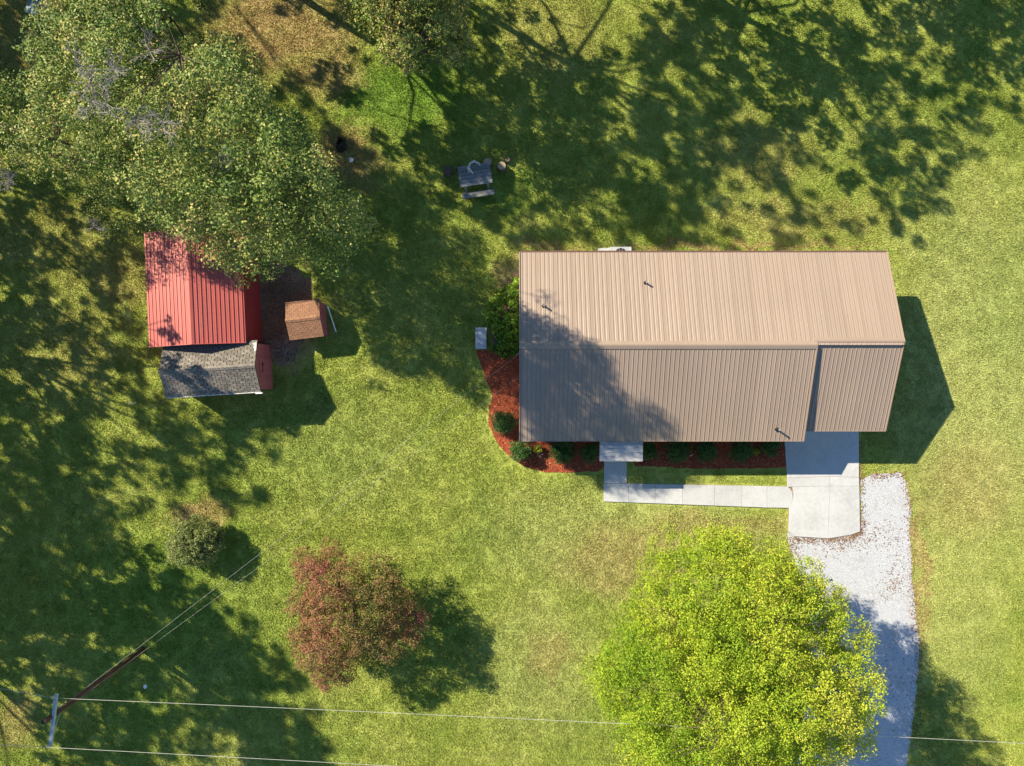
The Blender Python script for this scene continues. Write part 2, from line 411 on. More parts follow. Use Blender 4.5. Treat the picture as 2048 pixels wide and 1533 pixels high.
# grass: real tufts, one countless mass
def grass_patch(seed, n=190, R=.42):
    r = np.random.default_rng(seed); a = r.uniform(0, 2 * np.pi, n); d = R * np.sqrt(r.uniform(0, 1, n))
    c = np.stack([d * np.cos(a), d * np.sin(a), np.zeros(n)], 1); yaw = r.uniform(0, 2 * np.pi, n)
    wv = r.uniform(.008, .02, n); L = r.uniform(.03, .075, n) ; lean = r.uniform(.1, 1.25, n); cc = r.normal(0, 1, n)
    s = np.stack([np.cos(yaw), np.sin(yaw), np.zeros(n)], 1); fdir = np.stack([-np.sin(yaw), np.cos(yaw), np.zeros(n)], 1)
    up = np.array([0, 0, 1.0])
    mid = c + (fdir * np.sin(lean * .5)[:, None] + up * np.cos(lean * .5)[:, None]) * (L * .55)[:, None]
    tip = mid + (fdir * np.sin(lean * 1.2)[:, None] + up * np.cos(lean * 1.2)[:, None]) * (L * .6)[:, None]
    V = np.stack([c - s * wv[:, None] * .6, mid - s * wv[:, None], tip, mid + s * wv[:, None]], 1)
    # the fourth corner: a leaf-shaped quad (base, shoulder, tip, shoulder)
    V[:, 0] = c
    return V, np.clip(.5 + .22 * cc, 0, 1)
pc = bpy.data.collections.new('grass_tufts')
for k in range(6):
    V, tn = grass_patch(100 + k)
    pc.objects.link(bpy.data.objects.new('grass_tuft', quad_mesh('grass_tuft', V, M['grass'], tn)))
step = .46
gx, gy = np.meshgrid(np.arange(-31, 31, step), np.arange(-24, 24, step)); gx = gx.ravel() + rng.uniform(-.2, .2, gx.size); gy = gy.ravel() + rng.uniform(-.2, .2, gy.size)
keep = np.ones(gx.size, bool)
for poly in NOGRASS:
    ins = inside(poly, gx, gy); ed = edge_dist(poly, gx, gy)
    keep &= ~(ins | (ed < .36))
gx, gy = gx[keep], gy[keep]
# finer sprigs right along the edges of paving and beds
ex, ey = [], []
for poly in NOGRASS[:-1]:
    k = len(poly)
    for i in range(k):
        a, b = poly[i], poly[(i + 1) % k]; L = math.hypot(b[0] - a[0], b[1] - a[1]); m = max(1, int(L / .16))
        for j in range(m):
            q = (j + random.random()) / m; nx, ny = (b[1] - a[1]) / (L + 1e-9), -(b[0] - a[0]) / (L + 1e-9); s = 1 if area(poly) > 0 else -1
            o_ = random.uniform(.12, .34)
            ex.append(a[0] + (b[0] - a[0]) * q + nx * s * o_); ey.append(a[1] + (b[1] - a[1]) * q + ny * s * o_)
ex, ey = np.array(ex), np.array(ey); kp = np.ones(ex.size, bool)
for poly in NOGRASS: kp &= ~inside(poly, ex, ey) & (edge_dist(poly, ex, ey) > .06)
ex, ey = ex[kp], ey[kp]
pts = np.concatenate([np.stack([gx, gy, np.zeros(gx.size)], 1), np.stack([ex, ey, np.zeros(ex.size)], 1)])
scl = np.concatenate([rng.uniform(.95, 1.2, gx.size), rng.uniform(.28, .36, ex.size)])
me = bpy.data.meshes.new('grass'); me.vertices.add(len(pts)); me.vertices.foreach_set('co', pts.astype(np.float32).ravel())
at = me.attributes.new('size', 'FLOAT', 'POINT'); at.data.foreach_set('value', scl.astype(np.float32))
at = me.attributes.new('turn', 'FLOAT_VECTOR', 'POINT'); tv = np.zeros((len(pts), 3), np.float32); tv[:, 2] = rng.uniform(0, 6.28, len(pts)); at.data.foreach_set('vector', tv.ravel())
me.materials.append(M['grass'])
go = link(bpy.data.objects.new('grass', me)); tag(go, 'short mown grass growing over the whole lawn', 'grass', kind='stuff')
ng = bpy.data.node_groups.new('grass_spread', 'GeometryNodeTree')
ng.interface.new_socket('Geometry', in_out='INPUT', socket_type='NodeSocketGeometry'); ng.interface.new_socket('Geometry', in_out='OUTPUT', socket_type='NodeSocketGeometry')
ni = ng.nodes.new('NodeGroupInput'); no = ng.nodes.new('NodeGroupOutput'); ci = ng.nodes.new('GeometryNodeCollectionInfo'); ip = ng.nodes.new('GeometryNodeInstanceOnPoints')
ci.inputs['Collection'].default_value = pc; ci.inputs['Separate Children'].default_value = True; ci.inputs['Reset Children'].default_value = True
ip.inputs['Pick Instance'].default_value = True
a1 = ng.nodes.new('GeometryNodeInputNamedAttribute'); a1.data_type = 'FLOAT'; a1.inputs['Name'].default_value = 'size'
a2 = ng.nodes.new('GeometryNodeInputNamedAttribute'); a2.data_type = 'FLOAT_VECTOR'; a2.inputs['Name'].default_value = 'turn'
ng.links.new(ni.outputs[0], ip.inputs['Points']); ng.links.new(ci.outputs[0], ip.inputs['Instance'])
ng.links.new(a1.outputs['Attribute'], ip.inputs['Scale']); ng.links.new(a2.outputs['Attribute'], ip.inputs['Rotation']); ng.links.new(ip.outputs[0], no.inputs[0])
md = go.modifiers.new('spread', 'NODES'); md.node_group = ng

# ------------------------------------------------------------------ the house
EZ, RZ = 2.60, 4.22                 # eave and ridge height
X0, X1, XM = .41, 19.42, 15.09
YR, YF, YT = 1.885, -3.0, 6.77     # ridge, front eave, rear eave
GR, GF, GFZ = 2.07, -2.49, 2.44    # garage ridge, garage front eave and its height
sl = (RZ - EZ) / (YT - YR); GRZ = EZ + (YT - GR) * sl
house = thing('house', (0, 0, 0), 'long low house with a tan ribbed metal roof and concrete drive', 'house')
def wall(poly_yz, x0, x1):
    pass
b = MB()   # walls of house and garage as one shell with gables
def gable_block(b, xa, xb, yf, yt, yr, zf, zt, zr):
    A = [(xa, yf, 0), (xa, yf, zf), (xa, yr, zr), (xa, yt, zt), (xa, yt, 0)]
    B = [(xb, y, z) for _, y, z in A]
    b.face(A[::1]); b.face(B[::-1])
    for i in range(5):
        j = (i + 1) % 5; b.face([A[j], A[i], B[i], B[j]])
gable_block(b, .75, 15.0, -2.55, 6.35, YR, EZ + .05, EZ + .05, RZ - .12)
b.build('wall', M['siding'], house)
b = MB(); gable_block(b, 15.003, 19.1, -2.1, 6.347, GR, GFZ + .03, EZ + .047, GRZ - .14); b.build('wall', M['siding'], house)

def corrugated(w, L, n, rh=.022, rw=.034):
    """one ribbed sheet: x across, y along, a lap edge, n ribs"""
    xs = [0.0]; zs = [0.0]; p = w / n
    for i in range(n):
        c = (i + .5) * p
        for dx, z in ((-rw / 2, 0), (-rw * .22, rh), (rw * .22, rh), (rw / 2, 0)): xs.append(c + dx); zs.append(z)
        if i < n - 1:
            xs += [c + p * .5 - .012, c + p * .5, c + p * .5 + .012]; zs += [0, .006, 0]
    xs.append(w); zs.append(0.0); k = len(xs)
    b = MB()
    b.v = [(x, 0, z) for x, z in zip(xs, zs)] + [(x, L, z) for x, z in zip(xs, zs)]
    b.f = [[i, i + 1, k + i + 1, k + i] for i in range(k - 1)]
    # folded rim that gives the sheet an edge
    m = len(b.v); b.v += [(x, 0, z - .02) for x, z in zip(xs, zs)] + [(x, L, z - .02) for x, z in zip(xs, zs)]
    b.f += [[m + i, m + i + 1, i + 1, i] for i in range(k - 1)] + [[k + i, k + i + 1, m + k + i + 1, m + k + i] for i in range(k - 1)]
    return b

a_main = math.atan(sl); Lm = math.hypot(YT - YR, RZ - EZ)
ga = math.atan((GRZ - GFZ) / (GR - GF)); Lg = math.hypot(GR - GF, GRZ - GFZ)
b = MB()   # roof boarding under the sheets
def slopebox(b, x0, x1, ya, za, yb, zb, t=.06, d=.025):
    b.face([(x0, ya, za - d), (x1, ya, za - d), (x1, yb, zb - d), (x0, yb, zb - d)])
    b.face([(x0, yb, zb - d - t), (x1, yb, zb - d - t), (x1, ya, za - d - t), (x0, ya, za - d - t)])
    b.face([(x0, ya, za - d - t), (x1, ya, za - d - t), (x1, ya, za - d), (x0, ya, za - d)])
    b.face([(x0, yb, zb - d), (x1, yb, zb - d), (x1, yb, zb - d - t), (x0, yb, zb - d - t)])
    b.face([(x0, ya, za - d - t), (x0, ya, za - d), (x0, yb, zb - d), (x0, yb, zb - d - t)])
    b.face([(x1, ya, za - d), (x1, ya, za - d - t), (x1, yb, zb - d - t), (x1, yb, zb - d)])
e = .012
slopebox(b, X0 + e, XM - e, YF + e, EZ + e * sl, YR, RZ); slopebox(b, X0 + e, X1 - e, YR + .001, RZ, YT - e, EZ + e * sl, .06, .0255)
slopebox(b, XM + .003, X1 - e, GF + e, GFZ + e * .37, GR, GRZ, .06, .027)
roof = b.build('roof', M['tan_trim'], house)
def panels(n, xa, xb, L, rot, oy, oz, rev=False):
    w = (xb - xa) / n; me = corrugated(w - .004, L, 4).mesh('roof_panel', M['tan_roof'])
    for i in range(n):
        o = bpy.data.objects.new('roof_panel', me); link(o, roof)
        o.location = (xa + i * w + .002, oy, oz); o.rotation_euler = (rot, 0, 0)
panels(21, X0, X1, Lm, -a_main, YR, RZ)
panels(16, X0, XM, Lm, a_main, YF, EZ)
panels(5, XM + .01, X1, Lg, ga, GF, GFZ)
# ridge caps
def ridge(xa, xb, y, z, sf, sr, w=.2):
    b = MB(); q = .042
    pr = [(y - w, z - w * sf + q - .03), (y - w, z - w * sf + q), (y - .03, z + q + .012), (y + .03, z + q + .012), (y + w, z - w * sr + q), (y + w, z - w * sr + q - .03)]
    A = [(xa, yy, zz) for yy, zz in pr]; B = [(xb, yy, zz) for yy, zz in pr]
    for i in range(5): b.face([A[i], B[i], B[i + 1], A[i + 1]])
    b.face(A[::-1]); b.face(B); b.build('ridge_cap', M['tan_trim'], roof)
ridge(X0 - .05, XM + .03, YR, RZ, sl, sl); ridge(XM - .12, X1 + .05, GR, GRZ, math.tan(ga), sl)
# rakes and gutters
def bar(name, p, q, w, h, mat, parent):
    p, q = Vector(p), Vector(q); d = (q - p); L = d.length; d.normalize(); s = d.cross(Vector((0, 0, 1))).normalized(); u = s.cross(d)
    b = MB(); n = [(p if i < 4 else q) + s * (w / 2 * sx) + u * (h / 2 * sz) for i, (sx, sz) in enumerate([(-1, -1), (1, -1), (1, 1), (-1, 1)] * 2)]
    b.v = [tuple(v) for v in n]; b.f = [[3, 2, 1, 0], [4, 5, 6, 7], [0, 1, 5, 4], [1, 2, 6, 5], [2, 3, 7, 6], [3, 0, 4, 7]]
    return b.build(name, mat, parent)
for x, ya, za, yb, zb in ((X0 - .02, YF, EZ, YR, RZ), (X0 - .02, YT, EZ, YR, RZ), (XM + .02, YF, EZ, YR - .02, RZ), (X1 + .02, YT, EZ, GR, GRZ), (X1 + .02, GF, GFZ, GR, GRZ)):
    bar('rake_trim', (x, ya, za - .03), (x, yb, zb - .03), .045, .15, M['tan_trim'], roof)
bar('gutter', (X0, YT + .05, EZ - .05), (X1, YT + .05, EZ - .05), .09, .1, M['brown_trim'], roof)
bar('eave_trim', (X0, YF - .015, EZ - .035), (XM, YF - .015, EZ - .035), .03, .09, M['tan_trim'], roof)
bar('eave_trim', (XM + .05, GF - .015, GFZ - .035), (X1, GF - .015, GFZ - .035), .03, .09, M['tan_trim'], roof)
# plumbing vents
for px, py, hh in ((1088.5, 612, .38), (1293, 565.5, .34), (1556.5, 859.5, .42)):
    # the foot of the pipe on the sloping sheet
    zz = 3.5
    for _ in range(8):
        x, y = pw(px, py, zz + .2); zz = EZ + (YT - y) * sl if y > YR else EZ + (y - YF) * sl
    v = MB(); v.tube([(x, y, zz - .05), (x, y, zz + .03), (x, y, zz + .032)], [.11, .11, .06], 12); v.tube([(x, y, zz + .02), (x, y, zz + hh)], [.048, .046], 12, False)
    vo = v.build('vent_pipe', M['black'], roof)
    t_ = MB().tube([(x, y, zz + hh - .03), (x, y, zz + hh + .002), (x, y, zz + hh + .002)], [.052, .052, .036], 12, False).build('vent_rim', M['dirty_white'], roof)
# doors and windows in the walls
def window(x, y, z, w, h, face):
    """face: (nx, ny)"""
    nx, ny = face; b = MB()
    along = (abs(ny), abs(nx))
    for s in (-1, 1):
        b.box((x + along[0] * s * w / 2, y + along[1] * s * w / 2, z), (.06 if nx == 0 else .05, .05 if nx == 0 else .06, h))
        b.box((x, y, z + s * (h / 2 + .03)), (w + .06 if nx == 0 else .05, .05 if nx == 0 else w + .06, .06))
    o = b.build('window', M['white'], house)
    g_ = MB(); g_.box((x - nx * .015, y - ny * .015, z), ((w - .06) if nx == 0 else .02, .02 if nx == 0 else (w - .06), h)); g_.build('pane', M['glass'], o)
for x in (2.2, 4.4, 9.6, 12.6): window(x, -2.575, 1.45, 1.1, 1.2, (0, -1))
for x in (2.5, 9.2, 12.8): window(x, 6.375, 1.5, .9, 1.0, (0, 1))
window(.725, 0.2, 1.45, .9, 1.1, (-1, 0)); window(.725, 4.4, 1.45, .9, 1.1, (-1, 0))
d = MB().box((5.75, -2.57, 1.1), (.95, .06, 2.1)).build('door', M['white'], house); MB().box((6.12, -2.62, 1.05), (.05, .06, .12)).build('handle', M['black'], d)
gd = MB(); [gd.box((17.05, -2.115, .28 + i * .5), (3.4, .05, .48)) for i in range(4)]; gd.build('garage_door', M['white'], house)
# porch awning over the door: separate boards on two posts
aw = MB(); AH = 2.22
ax0, ay0 = pw(1199, 884, AH); ax1, ay1 = pw(1285, 923, AH)
awn = thing('door_awning', (ax0, ay1, 0), 'weathered pale awning on two posts over the front door', 'awning')
nb = 6; bw = (ay0 - ay1 + .35) / nb
for i in range(nb):
    MB().box(((ax1 - ax0) / 2, bw * (i + .5), AH + .02 + .02 * i), (ax1 - ax0, bw - .006, .035)).build('roof_board', M['awning'], awn)
for s in (.3, ax1 - ax0 - .3):
    MB().box((s, .45, AH / 2), (.09, .09, AH - .01)).build('post', M['white'], awn)
# outdoor unit behind the house
ux, uy = pw(1234, 497, .8)
ac = thing('air_conditioner', (ux, 7.0, 0), 'pale heat pump with a round black fan, half under the rear eave', 'air conditioner')
b = MB().box((.2, .0, .42), (1.15, .84, .78)); b.build('cabinet', M['galv'], ac)
MB().box((-.66, .08, .30), (.5, .6, .5)).build('duct_box', M['galv'], ac)
MB().tube([(.2, .02, .80), (.2, .02, .845)], [.33, .33], 20).build('fan_ring', M['black'], ac)
b = MB()
for k in range(10):
    a = k * math.pi / 5; b.box((.2 + .18 * math.cos(a), .02 + .18 * math.sin(a), .855), (.30, .012, .012), a)
b.build('fan_grille', M['galv'], ac)
MB().box((.0, .0, .03), (1.9, 1.0, .05)).build('pad', M['concrete'], ac)

# sheet-metal box by the shrub at the gable end
bx, by = pw(962, 677, .6)
ub = thing('utility_box', (bx, by, 0), 'pale grey sheet metal box beside the big leafy shrub', 'utility box')
MB().box((0, 0, .32), (.52, 1.08, .60)).build('cabinet', M['galv'], ub)
b = MB().box((0, 0, .645), (.60, 1.17, .045)); b.box((.0, 0, .672), (.56, 1.12, .012), 0, .97); b.build('lid', M['galv'], ub)

# ------------------------------------------------------------------ the sheds
# red metal shed: sheets run along the ridge
RA = math.radians(2.6)
cx, cy = -16.53, 4.95
red = thing('metal_shed', (cx, cy, 0), 'red ribbed metal shed half under the big oak', 'shed', rz=RA)
hw, hl, ez, rz_ = 2.53, 2.95, 2.4, 3.02
b = MB(); q = .04
A = [(-hw + q, 0), (-hw + q, ez - .06), (0, rz_ - .07), (hw - q, ez - .06), (hw - q, 0)]
for y in (-hl + .12, hl - .12):
    f = [(x, y, z) for x, z in A]; b.face(f[::-1] if y > 0 else f)
b.face([(-hw + q, -hl + .12, 0), (-hw + q, hl - .12, 0), (-hw + q, hl - .12, ez - .06), (-hw + q, -hl + .12, ez - .06)][::-1])
rw = b.build('wall', M['red_wall'], red)
# right-hand wall of ribbed sheets, ribs level
me = corrugated(ez / 3 - .004, 2 * hl - .3, 4, .025, .05).mesh('wall_panel', M['red_wall'])
for i in range(3):
    o = bpy.data.objects.new('wall_panel', me); link(o, red)
    # local x -> down, y -> along, z -> outwards
    o.matrix_local = Matrix(((0, 0, 1, hw - .03), (0, 1, 0, -hl + .15), (-1, 0, 0, ez - .04 - i * (ez / 3)), (0, 0, 0, 1)))
rl = math.hypot(hw, rz_ - ez); an = math.atan((rz_ - ez) / hw)
b = MB()
b.face([(-hw + .02, -hl + .03, ez - .03), (0, -hl + .03, rz_ - .03), (0, hl - .03, rz_ - .03), (-hw + .02, hl - .03, ez - .03)][::-1]); b.face([(0, -hl + .03, rz_ - .03), (hw - .02, -hl + .03, ez - .03), (hw - .02, hl - .03, ez - .03), (0, hl - .03, rz_ - .03)][::-1])
rr = b.build('roof', M['red_wall'], red)
me = corrugated(rl / 4 - .002, 2 * hl, 3, .028, .045).mesh('roof_panel', M['red_roof'])
for s in (-1, 1):
    for i in range(4):
        o = bpy.data.objects.new('roof_panel', me); link(o, rr)
        if s < 0: o.location = (-hw + i * hw / 4, -hl, ez + i * (rz_ - ez) / 4); o.rotation_euler = (0, -an, 0)
        else: o.location = (i * hw / 4, -hl, rz_ - i * (rz_ - ez) / 4); o.rotation_euler = (0, an, 0)
b = MB(); pr = [(-.13, rz_ - .0), (0, rz_ + .045), (.13, rz_ - .0)]
for i in range(2): b.face([(pr[i][0], -hl - .01, pr[i][1]), (pr[i + 1][0], -hl - .01, pr[i + 1][1]), (pr[i + 1][0], hl + .01, pr[i + 1][1]), (pr[i][0], hl + .01, pr[i][1])])
b.build('ridge_cap', M['red_roof'], rr)
for y in (-hl - .012, hl + .012):
    for s in (-1, 1): bar('rake_trim', (s * hw, y, ez - .02), (0, y, rz_ - .02), .03, .12, M['red_roof'], rr)
MB().box((-.6, -hl + .1, 1.05), (1.6, .05, 2.0)).build('door', M['red_roof'], red)

def shingle_shed(name, label, cen, rot, L, hwid, ez, rz_, mat, wallmat, cw, chh, stuff_courses=0, wall_in=.12, gap=.03):
    """gabled shed with its ridge along local x"""
    root = thing(name, (cen[0], cen[1], 0), label, 'shed', rz=rot)
    b = MB(); gable_block(b, -L / 2 + wall_in, L / 2 - wall_in, -hwid + .14, hwid - .14, 0, ez - .02, ez - .02, rz_ - .09)
    b.build('wall', wallmat, root)
    b = MB(); slopebox(b, -L / 2 + .015, L / 2 - .015, -hwid + .01, ez, 0, rz_, .05, .012); slopebox(b, -L / 2 + .015, L / 2 - .015, .001, rz_, hwid - .01, ez, .05, .0125)
    roof = b.build('roof', M['deck'], root)
    slope = math.hypot(hwid, rz_ - ez); an = math.atan((rz_ - ez) / hwid)
    nc = max(3, round(slope / chh)); nw = round(L / cw); cw = L / nw; chh = slope / nc
    me = MB().box((0, chh * .46, 0), (cw - gap, chh * .96, .028)).mesh('shingle', mat)
    half = MB().box((0, chh * .46, 0), (cw / 2 - gap, chh * .96, .028)).mesh('shingle', mat)
    lump = MB(); r = random.Random(len(label))
    for side in (-1, 1):
        for c in range(nc):
            s0 = c * chh
            xs_ = [(-L / 2 + (i + .5) * cw, me) for i in range(nw)] if c % 2 == 0 else [(-L / 2 + cw * .25, half)] + [(-L / 2 + (i + 1) * cw, me) for i in range(nw - 1)] + [(L / 2 - cw * .25, half)]
            for x, m_ in xs_:
                y = side * (hwid - s0 * math.cos(an)); z = ez + s0 * math.sin(an) + .016 + r.uniform(-.002, .003)
                rotm = Matrix.Translation((x, y, z)) @ (Matrix.Rotation(math.pi, 4, 'Z') if side > 0 else Matrix.Identity(4)) @ Matrix.Rotation(an - .045, 4, 'X') @ Matrix.Rotation(r.uniform(-.012, .012), 4, 'Z')
                if side > 0 and c < stuff_courses:
                    n = len(lump.v); lump.v += [tuple(rotm @ v.co) for v in m_.vertices]; lump.f += [[n + i for i in p.vertices] for p in m_.polygons]
                else:
                    o = bpy.data.objects.new('shingle', m_); link(o, roof); o.matrix_local = rotm
    if lump.v: tag(lump.build('lower_courses', mat, roof), kind='stuff')
    rc = MB(); capw = .12
    A = [(-.002, -capw, -capw * math.tan(an)), (-.002, 0, .012), (-.002, capw, -capw * math.tan(an))]
    k = max(4, round(L / .28)); w = L / k
    me = MB(); me.face([(-w / 2 - .01, -capw, -capw * math.tan(an)), (w / 2, -capw, -capw * math.tan(an)), (w / 2, 0, .0), (-w / 2 - .01, 0, .012)]); me.face([(-w / 2 - .01, 0, .012), (w / 2, 0, 0), (w / 2, capw, -capw * math.tan(an)), (-w / 2 - .01, capw, -capw * math.tan(an))])
    me = me.mesh('ridge_shingle', mat)
    for i in range(k):
        o = bpy.data.objects.new('ridge_shingle', me); link(o, roof); o.location = (-L / 2 + (i + .5) * w, 0, rz_ + .045 + r.uniform(0, .004))
    return root, roof, an

g0 = pw(327, 693, 2.2); g1 = pw(516, 681, 2.2); g2 = pw(522, 784, 2.2); g3 = pw(332, 795, 2.2)
gc = tuple(sum(p[i] for p in (g0, g1, g2, g3)) / 4 for i in (0, 1))
GL = 4.98; GH = 1.35
grey, groof, gan = shingle_shed('shingled_shed', 'small shed with a worn grey shingle roof beside the red shed', gc, math.radians(3.6), GL, GH, 2.2, 2.82, M['shingle_grey'], M['pink_wall'], .33, .135, 4, .12)
bar('fascia', (-GL / 2, -GH - .02, 2.17), (GL / 2, -GH - .02, 2.17), .05, .11, M['dirty_white'], groof)
bar('fascia', (GL / 2 - .30, -GH - .075, 2.15), (GL / 2 + .06, -GH - .075, 2.15), .06, .12, M['white'], groof)
# torn corner showing the pale underlay
b = MB(); tp = [(-.34, .05), (-.05, -.02), (-.02, .62), (-.10, .78), (-.16, .52), (-.24, .40), (-.20, .22)]
b.face([(GL / 2 + x * .75, GH - .12 - y * .72 * math.cos(gan), 2.2 + (.12 / math.cos(gan) + y * .72) * math.sin(gan) + .045) for x, y in tp][::-1]); 
b.build('torn_underlay', M['dirty_white'], groof)
b = MB().box((GL / 2 - .085, -.05, 1.55), (.05, .55, .05)); b.box((GL / 2 - .07, .1, 1.5), (.07, .08, .12)); b.build('door_bar', M['deck'], grey)
MB().box((GL / 2 - .10, -.05, 1.0), (.03, 1.1, 1.85)).build('door', M['pink_wall'], grey)

s0 = [pw(571, 606.5, 1.2), pw(639, 598, 1.2), pw(647, 672, 1.2), pw(580, 681, 1.2)]
bc = tuple(sum(p[i] for p in s0) / 4 for i in (0, 1))
brown, broof, _ = shingle_shed('pump_house', 'tiny hut with a brown shingle roof standing on bare dirt', bc, math.radians(6.8), 1.86, 1.02, 1.18, 1.52, M['shingle_brown'], M['pink_wall'], .23, .12, 0, .05, .012)
# white pipe leaning by the hut
p0 = pw(655, 612, .9); p1 = pw(672, 664, .05)
pipe = MB().tube([(p0[0], p0[1], .9), (p1[0], p1[1], .04)], [.035, .035], 8).build('pipe', M['white']); tag(pipe, 'thin white pipe leaning beside the brown shingled hut', 'pipe')

# ------------------------------------------------------------------ foliage
def leaves(cent, n, size, flat=.55, outward=None, seed=0):
    """cent (m,3) leaf centres; returns quads shaped as pointed leaves"""
    r = np.random.default_rng(seed); m = len(cent)
    nrm = r.normal(0, 1, (m, 3)); nrm /= np.linalg.norm(nrm, axis=1)[:, None]
    nrm = nrm * (1 - flat) + np.array([0, 0, 1.0]) * flat
    if outward is not None: nrm = nrm + outward * .5
    nrm /= np.linalg.norm(nrm, axis=1)[:, None] + 1e-9
    t = r.normal(0, 1, (m, 3)); t -= nrm * (t * nrm).sum(1)[:, None]; t /= np.linalg.norm(t, axis=1)[:, None] + 1e-9
    b = np.cross(nrm, t); L = (size * r.uniform(.65, 1.35, m))[:, None]; Wd = L * r.uniform(.45, .7, m)[:, None]
    droop = nrm * L * .18
    return np.stack([cent - t * L * .5 - droop, cent - b * Wd * .5, cent + t * L * .5 - droop, cent + b * Wd * .5], 1)

def clump_points(cen, rad, n, r, squash=.7):
    """n points, more of them near the outside of a lumpy ball"""
    d = r.normal(0, 1, (n, 3)); d /= np.linalg.norm(d, axis=1)[:, None]
    q = rad * (r.uniform(.15, 1, n) ** .5)[:, None]
    o = d * q; o[:, 2] *= squash
    return cen + o, d

def crown_from_clumps(clumps, per, size, r, tint_fn, flat=.55, squash=.7, seed=0):
    P_, D_, T_ = [], [], []
    for c, rad in clumps:
        n = int(per * (rad ** 1.6)); p, d = clump_points(np.array(c), rad, max(4, n), r, squash)
        P_.append(p); D_.append(d); T_.append(tint_fn(c, p, r))
    P_ = np.concatenate(P_); D_ = np.concatenate(D_); T_ = np.concatenate(T_)
    return leaves(P_, len(P_), size, flat, D_ * .8, seed), np.clip(T_, 0, 1)

def limbs(base, top, clumps, r, r0, nmain=7, twig=.012, mid_lift=.25, max_twigs=260):
    """tapered trunk, a few boughs, and branches out to the clumps"""
    b = MB(); base = Vector(base); top = Vector(top)
    wob = lambda s: Vector((r.normal(0, s), r.normal(0, s), r.normal(0, s * .4)))
    fork = base.lerp(top, .42)
    tp = [base + Vector((0, 0, -.15)), base + Vector((0, 0, .25)), base.lerp(top, .2) + wob(.08), fork + wob(.1), base.lerp(top, .7) + wob(.25), top]
    b.tube(tp, [r0 * 1.5, r0 * 1.05, r0 * .9, r0 * .75, r0 * .42, r0 * .1], 9)
    C_ = np.array([c for c, _ in clumps])
    idx = [int(r.integers(len(C_)))]
    while len(idx) < min(nmain, len(C_)):
        d = np.min(np.linalg.norm(C_[:, None] - C_[idx][None], axis=2), axis=1); idx.append(int(d.argmax()))
    nodes = []
    for k in idx:
        e_ = Vector(C_[k]); s = base.lerp(top, .34 + .3 * r.uniform()); m1 = s.lerp(e_, .35) + Vector((0, 0, mid_lift * 2)) + wob(.25); m2 = s.lerp(e_, .7) + Vector((0, 0, mid_lift)) + wob(.3)
        b.tube([s, m1, m2, e_], [r0 * .42, r0 * .3, r0 * .17, r0 * .05], 7)
        for q in (.25, .45, .62, .8):
            nodes.append((s.lerp(m1, q / .35) if q < .35 else m1.lerp(m2, (q - .35) / .35) if q < .7 else m2.lerp(e_, (q - .7) / .3), r0 * (.3 - .24 * q)))
    N_ = np.array([n[0] for n in nodes])
    order = r.permutation(len(C_))[:max_twigs]
    for k in order:
        j = int(np.linalg.norm(N_ - C_[k], axis=1).argmin()); s, rad = nodes[j]; e_ = Vector(C_[k])
        if (e_ - s).length < .2: continue
        m_ = s.lerp(e_, .5) + wob(.12) + Vector((0, 0, .1))
        b.tube([s, m_, e_], [max(twig * 1.6, rad * .5), max(twig * 1.2, rad * .3), twig], 5, False)
    return b

def finish_tree(root, trunk_mb, bark, V, T, leafmat, crown='crown'):
    o = trunk_mb.build('trunk', bark, None, True); o.parent = root; o.location = -Vector(root.location)
    me = quad_mesh(crown, V - np.array(root.location)[None, None], leafmat, T)
    return link(bpy.data.objects.new(crown, me), root)

OAK = [(0, (.035, .08, .016)), (.30, (.105, .18, .034)), (.55, (.235, .295, .06)), (.80, (.46, .43, .14)), (.94, (.46, .34, .10)), (1, (.48, .28, .17))]
M['oak'] = mat_leaf('oak_leaf', OAK, .2, .55, .22)
M['yellow'] = mat_leaf('yellow_green_leaf', [(0, (.07, .145, .012)), (.3, (.21, .34, .022)), (.6, (.40, .47, .036)), (.85, (.55, .53, .09)), (1, (.48, .34, .10))], .25, .6, .15)
M['redleaf'] = mat_leaf('red_brown_leaf', [(0, (.08, .12, .03)), (.25, (.21, .19, .055)), (.5, (.33, .20, .09)), (.75, (.37, .15, .10)), (1, (.46, .10, .13))], .35, .6, .2)
M['bushleaf'] = mat_leaf('olive_shrub_leaf', [(0, (.08, .125, .03)), (.5, (.21, .27, .075)), (1, (.42, .42, .17))], .2, .5, .3)
M['shrubleaf'] = mat_leaf('green_shrub_leaf', [(0, (.03, .075, .018)), (.5, (.07, .16, .032)), (1, (.16, .27, .06))], .2, .45, .35)
M['bigleaf'] = mat_leaf('bright_broad_leaf', [(0, (.06, .15, .016)), (.5, (.17, .31, .026)), (1, (.38, .50, .05))], .35, .5, .25)
M['farleaf'] = mat_leaf('deep_green_leaf', [(0, (.03, .055, .012)), (.5, (.07, .10, .022)), (1, (.15, .15, .04))], .12, .5, .3)

# ---- generic domed tree: boughs on a lumpy dome, each bough a little dome of leaf clumps
def bough_clumps(boughs, r, crad, zmin=-.35, dens=1.0):
    out = []
    for c, rb in boughs:
        n = max(4, int(dens * 4.2 * (rb / (sum(crad) / 2)) ** 1.55)); got = []
        for _ in range(n * 6):
            d = r.normal(0, 1, 3); d /= np.linalg.norm(d)
            if d[2] < zmin: continue
            p = np.array(c) + d * rb * np.array([1, 1, .8]) * r.uniform(.72, 1.0); rad = r.uniform(*crad)
            if p[2] < .25: continue
            if all(np.sum((p - g[0]) ** 2) > (.62 * (rad + g[1])) ** 2 for g in got): got.append((p, rad))
            if len(got) >= n: break
        out += got
    return [(tuple(p), q) for p, q in out]

